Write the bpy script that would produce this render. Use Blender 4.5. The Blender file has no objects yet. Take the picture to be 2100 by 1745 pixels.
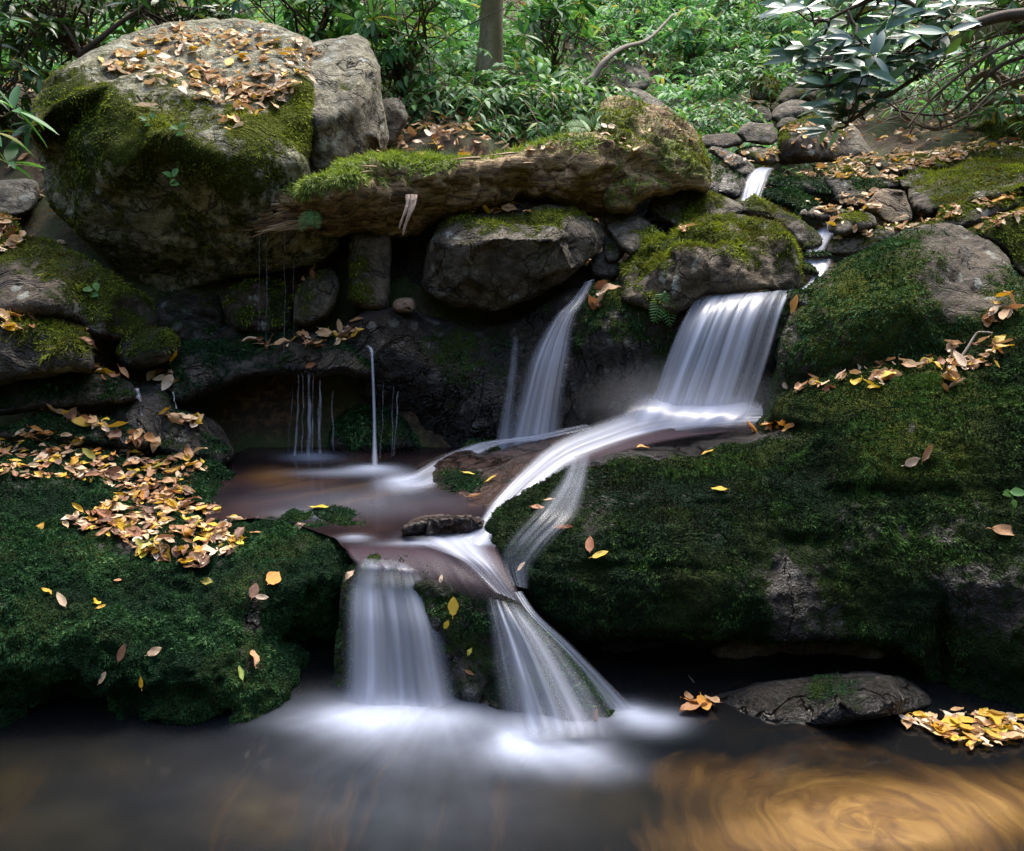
import bpy, math, random
import numpy as np
from mathutils import Vector, Matrix
from mathutils.bvhtree import BVHTree

random.seed(7)
RNG = np.random.default_rng(7)
SC = bpy.context.scene
COL = SC.collection

# ------------------------------------------------------------------ camera
FPX, TH, CZ = 1820.0, math.radians(12.17), 1.5
cam_d = bpy.data.cameras.new("camera")
cam_d.sensor_width = 36.0
cam_d.lens = 36.0 * FPX / 2100.0
cam_d.clip_start, cam_d.clip_end = 0.05, 300.0
cam = bpy.data.objects.new("camera", cam_d)
COL.objects.link(cam)
cam.location = (0, 0, CZ)
cam.rotation_euler = (math.pi / 2 - TH, 0, 0)
SC.camera = cam

# ------------------------------------------------------------------ light
SUN_EL, SUN_AZ = math.radians(62), math.radians(20)      # azimuth measured from +Y towards +X
world = bpy.data.worlds.new("World")
SC.world = world
world.use_nodes = True
wn = world.node_tree
sky = wn.nodes.new("ShaderNodeTexSky")
sky.sky_type = 'NISHITA'
sky.sun_disc = False
sky.sun_elevation = SUN_EL
sky.sun_rotation = SUN_AZ
sky.air_density, sky.dust_density, sky.ozone_density = 1.0, 3.0, 1.0
bg = wn.nodes["Background"]
bg.inputs[1].default_value = 0.15
wn.links.new(sky.outputs[0], bg.inputs[0])
sun_d = bpy.data.lights.new("sun", 'SUN')
sun_d.energy = 1.5
sun_d.angle = math.radians(28)
sun_d.color = (1.0, 0.94, 0.84)
sun = bpy.data.objects.new("sun", sun_d)
COL.objects.link(sun)
sdir = Vector((math.sin(SUN_AZ) * math.cos(SUN_EL), math.cos(SUN_AZ) * math.cos(SUN_EL), math.sin(SUN_EL)))
sun.rotation_euler = sdir.to_track_quat('Z', 'Y').to_euler()
sun.location = sdir * 30

SC.view_settings.view_transform = 'Standard'
SC.view_settings.look = 'None'
SC.view_settings.exposure = 2.15
SC.view_settings.gamma = 1.0
SC.cycles.use_denoising = True
SC.cycles.max_bounces = 6
SC.cycles.diffuse_bounces = 3
SC.cycles.glossy_bounces = 3
SC.cycles.transparent_max_bounces = 24
SC.cycles.caustics_reflective = False
SC.cycles.caustics_refractive = False
SC.cycles.sample_clamp_indirect = 4.0

# ------------------------------------------------------------------ maths
def W(px, py, Y):
    px, py, Y = np.broadcast_arrays(np.asarray(px, float), np.asarray(py, float), np.asarray(Y, float))
    u, v = (px - 1050.0) / FPX, (872.5 - py) / FPX
    c, s = math.cos(TH), math.sin(TH)
    dy, dz = c + v * s, -s + v * c
    k = Y / dy
    return np.stack([u * k, Y, CZ + dz * k], -1)

def onz(px, py, z):
    u, v = (px - 1050.0) / FPX, (872.5 - py) / FPX
    c, s = math.cos(TH), math.sin(TH)
    dy, dz = c + v * s, -s + v * c
    k = (z - CZ) / dz
    return np.array([u * k, dy * k, z])

def Yz(py, z):
    return float(onz(1050., py, z)[1])
def cz(px, py, z):
    return (px, py, Yz(py, z))
def rz(a, b, c, d, z, dn=1.0, z2=None):
    return (a, b, Yz(b, z), c, d, Yz(d, z if z2 is None else z2), dn)
def toP(p):
    p = np.asarray(p, float)
    c, s = math.cos(TH), math.sin(TH)
    z = p[..., 2] - CZ
    f = p[..., 1] * c - z * s
    up = p[..., 1] * s + z * c
    return 1050 + FPX * p[..., 0] / f, 872.5 - FPX * up / f

def _h(ix, iy, iz, seed):
    n = (ix.astype(np.uint32) * np.uint32(374761393) + iy.astype(np.uint32) * np.uint32(668265263)
         + iz.astype(np.uint32) * np.uint32(2147483647) + np.uint32(seed * 974711 & 0xffffffff))
    n = (n ^ (n >> np.uint32(13))) * np.uint32(1274126177)
    n = n ^ (n >> np.uint32(16))
    return n

_G = RNG.normal(size=(256, 3)); _G /= np.linalg.norm(_G, axis=1)[:, None]

def gnoise(p, seed=0):
    i = np.floor(p).astype(np.int64); f = p - i
    w = f * f * f * (f * (f * 6 - 15) + 10)
    out = np.zeros(len(p))
    for a in (0, 1):
        for b in (0, 1):
            for c in (0, 1):
                g = _G[_h(i[:, 0] + a, i[:, 1] + b, i[:, 2] + c, seed) & np.uint32(255)]
                d = ((f - np.array([a, b, c])) * g).sum(1)
                out += d * (w[:, 0] if a else 1 - w[:, 0]) * (w[:, 1] if b else 1 - w[:, 1]) * (w[:, 2] if c else 1 - w[:, 2])
    return out * 1.5

def fbm(p, oct=4, seed=0, gain=0.5, lac=2.03):
    o = np.zeros(len(p)); a = 1.0
    for k in range(oct):
        o += a * gnoise(p, seed + k * 17); p = p * lac + 3.7; a *= gain
    return o

def ridged(p, oct=4, seed=0, gain=0.5):
    o = np.zeros(len(p)); a = 1.0
    for k in range(oct):
        o += a * (1 - 2 * np.abs(gnoise(p, seed + k * 13))); p = p * 2.1 + 1.3; a *= gain
    return o

def worley(p, seed=0):
    i = np.floor(p).astype(np.int64)
    f1 = np.full(len(p), 9.0); f2 = np.full(len(p), 9.0); cid = np.zeros(len(p))
    for a in (-1, 0, 1):
        for b in (-1, 0, 1):
            for c in (-1, 0, 1):
                q = i + np.array([a, b, c])
                h = _h(q[:, 0], q[:, 1], q[:, 2], seed)
                o = np.stack([(h & np.uint32(1023)), (h >> np.uint32(10)) & np.uint32(1023), (h >> np.uint32(20)) & np.uint32(1023)], -1) / 1023.0
                d = np.linalg.norm(q + o - p, axis=1)
                n = d < f1
                f2 = np.where(n, f1, np.minimum(f2, d))
                cid = np.where(n, (h & np.uint32(255)) / 255.0, cid)
                f1 = np.where(n, d, f1)
    return f1, f2, cid

def catmull(P, n, closed=False):
    P = np.asarray(P, float); m = len(P)
    if closed:
        idx = np.arange(m); seg = m
    else:
        seg = m - 1
    t = np.linspace(0, seg, n, endpoint=not closed)
    k = np.minimum(t.astype(int), seg - 1); f = (t - k)[:, None]
    g = (lambda j: P[j % m]) if closed else (lambda j: P[np.clip(j, 0, m - 1)])
    a, b, c, d = g(k - 1), g(k), g(k + 1), g(k + 2)
    return 0.5 * (2 * b + (c - a) * f + (2 * a - 5 * b + 4 * c - d) * f ** 2 + (3 * b - a - 3 * c + d) * f ** 3)

def smooth01(x):
    x = np.clip(x, 0, 1); return x * x * (3 - 2 * x)

# ------------------------------------------------------------------ mesh and object helpers
def mesh_np(name, V, quads=None, tris=None, attrs=None, uv=None, smooth=True):
    me = bpy.data.meshes.new(name)
    V = np.asarray(V, np.float32)
    loops, starts, tot = [], [], 0
    if quads is not None and len(quads):
        q = np.asarray(quads, np.int32); loops.append(q.ravel()); starts.append(tot + 4 * np.arange(len(q))); tot += q.size
    if tris is not None and len(tris):
        q = np.asarray(tris, np.int32); loops.append(q.ravel()); starts.append(tot + 3 * np.arange(len(q))); tot += q.size
    L = np.concatenate(loops); S = np.concatenate(starts).astype(np.int32)
    me.vertices.add(len(V)); me.vertices.foreach_set("co", V.ravel())
    me.loops.add(len(L)); me.loops.foreach_set("vertex_index", L)
    me.polygons.add(len(S)); me.polygons.foreach_set("loop_start", S)
    me.update(calc_edges=True)
    if smooth:
        me.polygons.foreach_set("use_smooth", np.ones(len(S), bool))
    else:
        me.polygons.foreach_set("use_smooth", np.zeros(len(S), bool))
    for k, a in (attrs or {}).items():
        a = np.asarray(a, np.float32)
        if a.ndim == 1:
            me.attributes.new(k, 'FLOAT', 'POINT').data.foreach_set("value", a)
        else:
            me.attributes.new(k, 'FLOAT_VECTOR', 'POINT').data.foreach_set("vector", a.ravel())
    if uv is not None:
        me.uv_layers.new(name="UVMap").data.foreach_set("uv", np.asarray(uv, np.float32)[L].ravel())
    me.update()
    return me

def link(name, me, mat=None, parent=None, label=None, cat=None, group=None, kind=None, loc=None, col=None):
    o = bpy.data.objects.new(name, me)
    COL.objects.link(o)
    if mat is not None and me is not None and not me.materials:
        me.materials.append(mat)
    if parent: o.parent = parent
    if label: o["label"] = label
    if cat: o["category"] = cat
    if group: o["group"] = group
    if kind: o["kind"] = kind
    if loc is not None: o.location = loc
    if col is not None: o.color = (*col, 1)
    return o

def vnormals(V, Q):
    a, b, c, d = V[Q[:, 0]], V[Q[:, 1]], V[Q[:, 2]], V[Q[:, 3]]
    n = np.cross(c - a, d - b)
    N = np.zeros_like(V)
    for k in range(4): np.add.at(N, Q[:, k], n)
    return N / (np.linalg.norm(N, axis=1)[:, None] + 1e-12)

def tube(P, R, sides=6):
    P = np.asarray(P, float); n = len(P); R = np.broadcast_to(np.asarray(R, float), (n,))
    T = np.gradient(P, axis=0); T /= np.linalg.norm(T, axis=1)[:, None] + 1e-9
    up = np.array([0.13, 0.31, 0.94]); A = np.cross(T, up); A /= np.linalg.norm(A, axis=1)[:, None] + 1e-9
    B = np.cross(T, A)
    th = np.linspace(0, 2 * math.pi, sides, endpoint=False)
    V = P[:, None] + R[:, None, None] * (np.cos(th)[None, :, None] * A[:, None] + np.sin(th)[None, :, None] * B[:, None])
    i = np.arange(n - 1)[:, None] * sides; j = np.arange(sides)[None]
    Q = np.stack([i + j, i + (j + 1) % sides, i + sides + (j + 1) % sides, i + sides + j], -1).reshape(-1, 4)
    V = V.reshape(-1, 3)
    k = len(V)
    V = np.vstack([V, P[:1], P[-1:]])
    jj = np.arange(sides)
    T1 = np.stack([np.full(sides, k), (jj + 1) % sides, jj], -1)
    T2 = np.stack([np.full(sides, k + 1), (n - 1) * sides + jj, (n - 1) * sides + (jj + 1) % sides], -1)
    return V, Q, np.vstack([T1, T2])

class Soup:
    """collects pieces of one mesh"""
    def __init__(s): s.V, s.Q, s.T, s.A, s.n = [], [], [], [], 0
    def add(s, V, Q=None, T=None, a=0.0):
        if Q is not None and len(Q): s.Q.append(np.asarray(Q) + s.n)
        if T is not None and len(T): s.T.append(np.asarray(T) + s.n)
        s.V.append(V); s.A.append(np.broadcast_to(np.asarray(a, float), (len(V),))); s.n += len(V)
    def build(s, name, smooth=True):
        return mesh_np(name, np.vstack(s.V), np.vstack(s.Q) if s.Q else None, np.vstack(s.T) if s.T else None,
                       {"rnd": np.concatenate(s.A)}, smooth=smooth)

# ------------------------------------------------------------------ materials
def newmat(name):
    m = bpy.data.materials.new(name); m.use_nodes = True
    nt = m.node_tree
    for n in list(nt.nodes):
        if n.type != 'OUTPUT_MATERIAL': nt.nodes.remove(n)
    return m, nt, nt.nodes["Material Output"]

class NT:
    def __init__(s, nt): s.nt = nt
    def n(s, t, **kw):
        x = s.nt.nodes.new(t)
        for k, v in kw.items(): setattr(x, k, v)
        return x
    def l(s, a, b): s.nt.links.new(a, b)
    def attr(s, name): return s.n("ShaderNodeAttribute", attribute_name=name)
    def noise(s, vec, scale, detail=4, rough=0.55, dist=0.0):
        x = s.n("ShaderNodeTexNoise"); x.inputs["Scale"].default_value = scale; x.inputs["Detail"].default_value = detail
        x.inputs["Roughness"].default_value = rough; x.inputs["Distortion"].default_value = dist
        if vec is not None: s.l(vec, x.inputs["Vector"])
        return x.outputs["Fac"]
    def ramp(s, fac, stops, interp='LINEAR'):
        x = s.n("ShaderNodeValToRGB"); e = x.color_ramp.elements; x.color_ramp.interpolation = interp
        while len(e) < len(stops): e.new(0.5)
        for el, (p, c) in zip(e, stops):
            el.position = p; el.color = (*c, 1) if not isinstance(c, (int, float)) else (c, c, c, 1)
        s.l(fac, x.inputs[0]); return x.outputs[0]
    def math(s, op, a, b=None, c=None, clamp=False):
        x = s.n("ShaderNodeMath", operation=op, use_clamp=clamp)
        for k, v in enumerate((a, b, c)):
            if v is None: continue
            if isinstance(v, (int, float)): x.inputs[k].default_value = v
            else: s.l(v, x.inputs[k])
        return x.outputs[0]
    def mix(s, fac, a, b, blend='MIX'):
        x = s.n("ShaderNodeMix", data_type='RGBA', blend_type=blend)
        for k, v in ((0, fac), (6, a), (7, b)):
            if isinstance(v, (int, float)): x.inputs[k].default_value = v
            elif isinstance(v, tuple): x.inputs[k].default_value = (*v, 1)
            else: s.l(v, x.inputs[k])
        return x.outputs[2]
    def bump(s, h, strength=0.5, dist=0.01):
        x = s.n("ShaderNodeBump"); x.inputs["Strength"].default_value = strength; x.inputs["Distance"].default_value = dist
        s.l(h, x.inputs["Height"]); return x.outputs[0]

def mat_rock():
    m, nt, out = newmat("stone"); k = NT(nt)
    pos = k.n("ShaderNodeNewGeometry").outputs["Position"]
    oi = k.n("ShaderNodeObjectInfo").outputs["Color"]
    n1 = k.noise(pos, 3.5, 6, 0.62, 0.4)
    n2 = k.noise(pos, 26, 5, 0.7)
    n3 = k.noise(pos, 120, 3, 0.6)
    c = k.mix(k.ramp(n1, [(0.33, 0.0), (0.68, 1.0)]), (0.048, 0.041, 0.026), (0.25, 0.222, 0.162))
    c = k.mix(k.ramp(n2, [(0.46, 0.0), (0.72, 0.8)]), c, (0.32, 0.31, 0.27))
    c = k.mix(k.ramp(k.noise(pos, 7, 5, 0.7, 0.8), [(0.5, 0.0), (0.62, 0.75)]), c, (0.028, 0.022, 0.016))
    c = k.mix(0.55, c, k.ramp(n3, [(0.3, 0.25), (0.7, 1.0)]), 'MULTIPLY')
    v = k.n("ShaderNodeTexVoronoi"); v.inputs["Scale"].default_value = 9; k.l(pos, v.inputs["Vector"])
    vd = k.math('ADD', v.outputs["Distance"], k.math('MULTIPLY', k.math('SUBTRACT', n2, 0.5), 0.9))
    lich = k.ramp(vd, [(0.20, 1.0), (0.30, 0.0)])
    lich = k.math('MULTIPLY', lich, k.ramp(k.noise(pos, 2.6, 4), [(0.44, 0.0), (0.58, 0.85)]))
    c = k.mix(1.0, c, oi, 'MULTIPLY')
    c = k.mix(k.math('MULTIPLY', lich, k.attr("lichen").outputs["Fac"]), c, (0.50, 0.54, 0.47))
    wet = k.attr("wet").outputs["Fac"]
    c = k.mix(wet, c, k.mix(1.0, c, (0.33, 0.29, 0.28), 'MULTIPLY'))
    ck = k.math('ABSOLUTE', k.math('SUBTRACT', k.noise(pos, 2.1, 5, 0.55, 0.9), 0.5))
    ck = k.ramp(ck, [(0.0, 1.0), (0.014, 0.0)])
    c = k.mix(k.math('MULTIPLY', ck, .75), c, (0.012, 0.010, 0.008))
    # moss film
    ms = k.attr("moss").outputs["Fac"]
    mm = k.math('ADD', ms, k.math('MULTIPLY', k.math('SUBTRACT', k.noise(pos, 38, 5, 0.7), 0.5), 1.1))
    mm = k.ramp(mm, [(0.38, 0.0), (0.60, 1.0)])
    ol = k.attr("olive").outputs["Fac"]
    mc = k.mix(ol, k.ramp(n3, [(0.3, (0.005, 0.014, 0.007)), (0.75, (0.016, 0.042, 0.018))]),
               k.ramp(n3, [(0.3, (0.04, 0.050, 0.009)), (0.75, (0.15, 0.18, 0.022))]))
    c = k.mix(mm, c, mc)
    b = k.n("ShaderNodeBsdfPrincipled")
    k.l(c, b.inputs["Base Color"])
    r = k.math('SUBTRACT', 0.92, k.math('MULTIPLY', k.math('MULTIPLY', wet, k.math('SUBTRACT', 1.0, k.math('MULTIPLY', mm, 0.7))), 0.68))
    k.l(r, b.inputs["Roughness"])
    k.l(k.math('SUBTRACT', 0.5, k.math('MULTIPLY', mm, 0.46)), b.inputs["Specular IOR Level"])
    n4 = k.noise(pos, 11, 5, 0.68, 0.5)
    h = k.math('ADD', k.math('ADD', k.math('SUBTRACT', k.math('MULTIPLY', n4, 1.6), k.math('MULTIPLY', ck, 1.2)), k.math('MULTIPLY', n2, 0.8)), k.math('MULTIPLY', n3, k.math('ADD', 0.35, k.math('MULTIPLY', mm, 0.9))))
    k.l(k.bump(h, 1.0, 0.04), b.inputs["Normal"])
    k.l(b.outputs[0], out.inputs[0]); return m

def mat_ramp(name, stops, rough=0.6, trans=0.0, spec=0.5, noise=0.0, patch=None, tint=(1.0, 1.0, 0.55)):
    m, nt, out = newmat(name); k = NT(nt)
    r = k.attr("rnd").outputs["Fac"]
    if noise:
        r = k.math('ADD', r, k.math('MULTIPLY', k.math('SUBTRACT', k.noise(k.n("ShaderNodeNewGeometry").outputs["Position"], 60, 3), 0.5), noise), clamp=True)
    c = k.ramp(r, stops)
    if patch:
        pf = k.noise(k.n("ShaderNodeNewGeometry").outputs["Position"], patch[0], 4, .6)
        c = k.mix(k.ramp(pf, [(patch[1], 0.0), (patch[1] + .14, patch[2])]), c, patch[3])
    b = k.n("ShaderNodeBsdfPrincipled"); k.l(c, b.inputs["Base Color"])
    b.inputs["Roughness"].default_value = rough; b.inputs["Specular IOR Level"].default_value = spec
    sh = b.outputs[0]
    if trans:
        t = k.n("ShaderNodeBsdfTranslucent"); k.l(k.mix(1.0, c, tint, 'MULTIPLY'), t.inputs[0])
        x = k.n("ShaderNodeMixShader"); x.inputs[0].default_value = trans; k.l(sh, x.inputs[1]); k.l(t.outputs[0], x.inputs[2]); sh = x.outputs[0]
    k.l(sh, out.inputs[0]); return m

M = {}
M['rock'] = mat_rock()
M['moss_dark'] = mat_ramp("dark_moss", [(0, (0.006, 0.018, 0.008)), (0.55, (0.018, 0.055, 0.020)), (0.9, (0.04, 0.11, 0.035)), (1, (0.09, 0.16, 0.06))], 0.8, 0.15, .1, patch=(3.0, .52, .5, (0.012, 0.020, 0.009)))
M['moss_brown'] = mat_ramp("brownish_moss", [(0, (0.004, 0.008, 0.004)), (0.6, (0.012, 0.026, 0.009)), (0.88, (0.030, 0.068, 0.018)), (1, (0.07, 0.14, 0.03))], 0.85, 0.12, .08, patch=(2.6, .52, .55, (0.020, 0.014, 0.008)))
M['moss_olive'] = mat_ramp("olive_moss", [(0, (0.035, 0.045, 0.008)), (0.5, (0.11, 0.14, 0.016)), (1, (0.24, 0.29, 0.03))], 0.85, 0.25, .1, patch=(4.0, .46, .7, (0.055, 0.036, 0.014)))
M['moss_bright'] = mat_ramp("bright_moss", [(0, (0.05, 0.085, 0.01)), (0.5, (0.14, 0.21, 0.025)), (1, (0.26, 0.34, 0.06))], 0.8, 0.3)
M['under'] = mat_ramp("undergrowth_leaf", [(0, (0.04, 0.14, 0.055)), (0.6, (0.10, 0.28, 0.11)), (0.93, (0.22, 0.44, 0.15)), (1, (0.40, 0.33, 0.08))], 0.6, 0.4, .3)
M['green_leaf'] = mat_ramp("bright_green_leaf", [(0, (0.030, 0.105, 0.030)), (0.6, (0.07, 0.21, 0.06)), (0.93, (0.15, 0.33, 0.07)), (1, (0.30, 0.26, 0.05))], 0.55, 0.35, .3)
M['dark_leaf'] = mat_ramp("glossy_dark_leaf", [(0, (0.018, 0.062, 0.018)), (0.6, (0.04, 0.125, 0.035)), (0.95, (0.10, 0.21, 0.04)), (1, (0.35, 0.26, 0.03))], 0.34, 0.25)
M['pale_leaf'] = mat_ramp("pale_glossy_leaf", [(0, (0.05, 0.115, 0.085)), (0.6, (0.10, 0.20, 0.145)), (0.9, (0.17, 0.28, 0.19)), (0.96, (0.14, 0.30, 0.03)), (1, (0.40, 0.28, 0.03))], 0.32, 0.2)
M['bark'] = mat_ramp("brown_bark", [(0, (0.04, 0.028, 0.018)), (1, (0.17, 0.125, 0.085))], 0.9, noise=1.0)
M['pale_bark'] = mat_ramp("pale_bark", [(0, (0.16, 0.13, 0.10)), (1, (0.42, 0.36, 0.30))], 0.9, noise=1.0)
M['fern'] = mat_ramp("fern_green", [(0, (0.06, 0.16, 0.03)), (1, (0.15, 0.34, 0.07))], 0.6, 0.35)
LITTER = [(0, (0.12, 0.055, 0.03)), (0.2, (0.26, 0.11, 0.04)), (0.45, (0.46, 0.26, 0.11)), (0.66, (0.62, 0.42, 0.23)), (0.86, (0.72, 0.58, 0.42)), (0.89, (0.56, 0.30, 0.02)), (1, (0.66, 0.46, 0.04))]
M['litter'] = mat_ramp("leaf_litter", LITTER, 0.6, 0.2, tint=(1, 1, 1))
from mathutils.geometry import delaunay_2d_cdt
# ------------------------------------------------------------------ ground
def ground_z(x, y):  # unseen side, rear and far slopes are shaped to block low sky light
    yy = [-40, -14, -6, -2.5, 0, 1.0, 2.9, 3.15, 4.3, 4.9, 5.4, 6.2, 8, 10, 14, 20, 40]
    c = np.interp(y, yy, [17, 5.5, 1.8, .2, -.3, -.5, -.5, -.05, .05, .65, 1.05, 1.45, 2.1, 2.95, 4.7, 9.5, 40])
    l = np.interp(y, yy, [17, 5.5, 1.8, .2, -.3, -.5, -.5, -.05, .15, .9, 1.5, 2.1, 2.75, 3.4, 5.2, 10, 40])
    r = np.interp(y, yy, [17, 5.5, 1.8, .2, -.3, -.5, -.5, -.05, .05, .7, 1.2, 1.75, 2.5, 3.3, 5.0, 9.8, 40])
    wl = smooth01((0.6 - x) / 0.8) * smooth01((y - 4) / 1.0)
    wr = smooth01((x - 2.2) / 1.2) * smooth01((y - 4) / 1.0)
    z = c * (1 - wl - wr) + l * wl + r * wr
    side = np.maximum(0, np.abs(x) - (2.4 + 0.62 * np.maximum(y, 0)))
    return z + side * 0.95 + np.minimum(side, 1) * 0.3

def build_ground():
    gx = np.concatenate([np.linspace(-45, -9, 25), np.arange(-8.8, 8.81, 0.12), np.linspace(9, 45, 25)])
    gy = np.concatenate([np.linspace(-38, -3, 26), np.arange(-2.8, 17, 0.12), np.linspace(17.3, 38, 24)])
    X, Y = np.meshgrid(gx, gy); x, y = X.ravel(), Y.ravel()
    p = np.stack([x, y, x * 0], -1)
    z = ground_z(x, y)
    rough = smooth01((y - 4.5) / 1.5)
    z = z + rough * (0.10 * fbm(p * 0.9, 4, 5) + 0.03 * fbm(p * 5, 3, 9))
    V = np.stack([x, y, z], -1)
    nx, ny = len(gx), len(gy)
    i = (np.arange(ny - 1)[:, None] * nx + np.arange(nx - 1)[None]).ravel()
    Q = np.stack([i, i + 1, i + nx + 1, i + nx], -1)
    m, nt, out = newmat("forest_soil"); k = NT(nt)
    pos = k.n("ShaderNodeNewGeometry").outputs["Position"]
    f = k.noise(pos, 22, 6, 0.75)
    c = k.ramp(f, [(0.3, (0.014, 0.010, 0.007)), (0.5, (0.05, 0.03, 0.016)), (0.62, (0.13, 0.075, 0.035)), (0.75, (0.24, 0.15, 0.08))])
    c = k.mix(k.ramp(k.noise(pos, 1.6, 4), [(0.42, 0.0), (0.56, 0.8)]), c, (0.035, 0.06, 0.012))
    b = k.n("ShaderNodeBsdfPrincipled"); k.l(c, b.inputs["Base Color"]); b.inputs["Roughness"].default_value = 0.95
    k.l(k.bump(f, 1.0, 0.03), b.inputs["Normal"]); k.l(b.outputs[0], out.inputs[0])
    link("ground", mesh_np("ground", V, Q), m, kind="structure")
build_ground()

# ------------------------------------------------------------------ rocks
ROCKS = {}
BV, BQ, BN = [], [], 0

UPZ = np.array([0, 0, 1.0])
def tps(ctrl):
    c = np.array([(a / 200., b / 200.) for a, b, _ in ctrl]); y = np.array([d for *_, d in ctrl])
    n = len(c)
    def U(r2): return 0.5 * r2 * np.log(r2 + 1e-9)
    K = U(((c[:, None] - c[None]) ** 2).sum(-1)) + 0.02 * np.eye(n)
    Pm = np.hstack([np.ones((n, 1)), c])
    A = np.block([[K, Pm], [Pm.T, np.zeros((3, 3))]])
    s = np.linalg.solve(A, np.concatenate([y, np.zeros(3)]))
    def ev(px, py):
        q = np.stack([px / 200., py / 200.], -1)
        o = np.zeros(len(q))
        for a in range(0, len(q), 20000):
            b = q[a:a + 20000]
            o[a:a + 20000] = U(((b[:, None] - c[None]) ** 2).sum(-1)) @ s[:n] + s[n] + b @ s[n + 1:]
        return o
    return ev

def poly_sd(px, py, poly):
    """signed distance (positive inside) and closest point on the outline"""
    q = np.stack([px, py], -1); best = np.full(len(q), 1e18); cp = np.zeros_like(q); ins = np.zeros(len(q), bool)
    m = len(poly)
    for i in range(m):
        a, b = poly[i], poly[(i + 1) % m]; ab = b - a
        t = np.clip(((q - a) @ ab) / (ab @ ab + 1e-12), 0, 1)
        c = a + t[:, None] * ab; d = ((q - c) ** 2).sum(1)
        u = d < best; best[u] = d[u]; cp[u] = c[u]
        if a[1] != b[1]:
            cr = ((a[1] > py) != (b[1] > py)) & (px < (b[0] - a[0]) * (py - a[1]) / (b[1] - a[1]) + a[0])
            ins ^= cr
    return np.sqrt(best) * np.where(ins, 1, -1), cp

def blobs(px, py, lst):
    o = np.zeros(len(px))
    for (x, y, rx, ry, v) in lst:
        o += v * np.exp(-(((px - x) / rx) ** 2 + ((py - y) / ry) ** 2))
    return o

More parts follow.
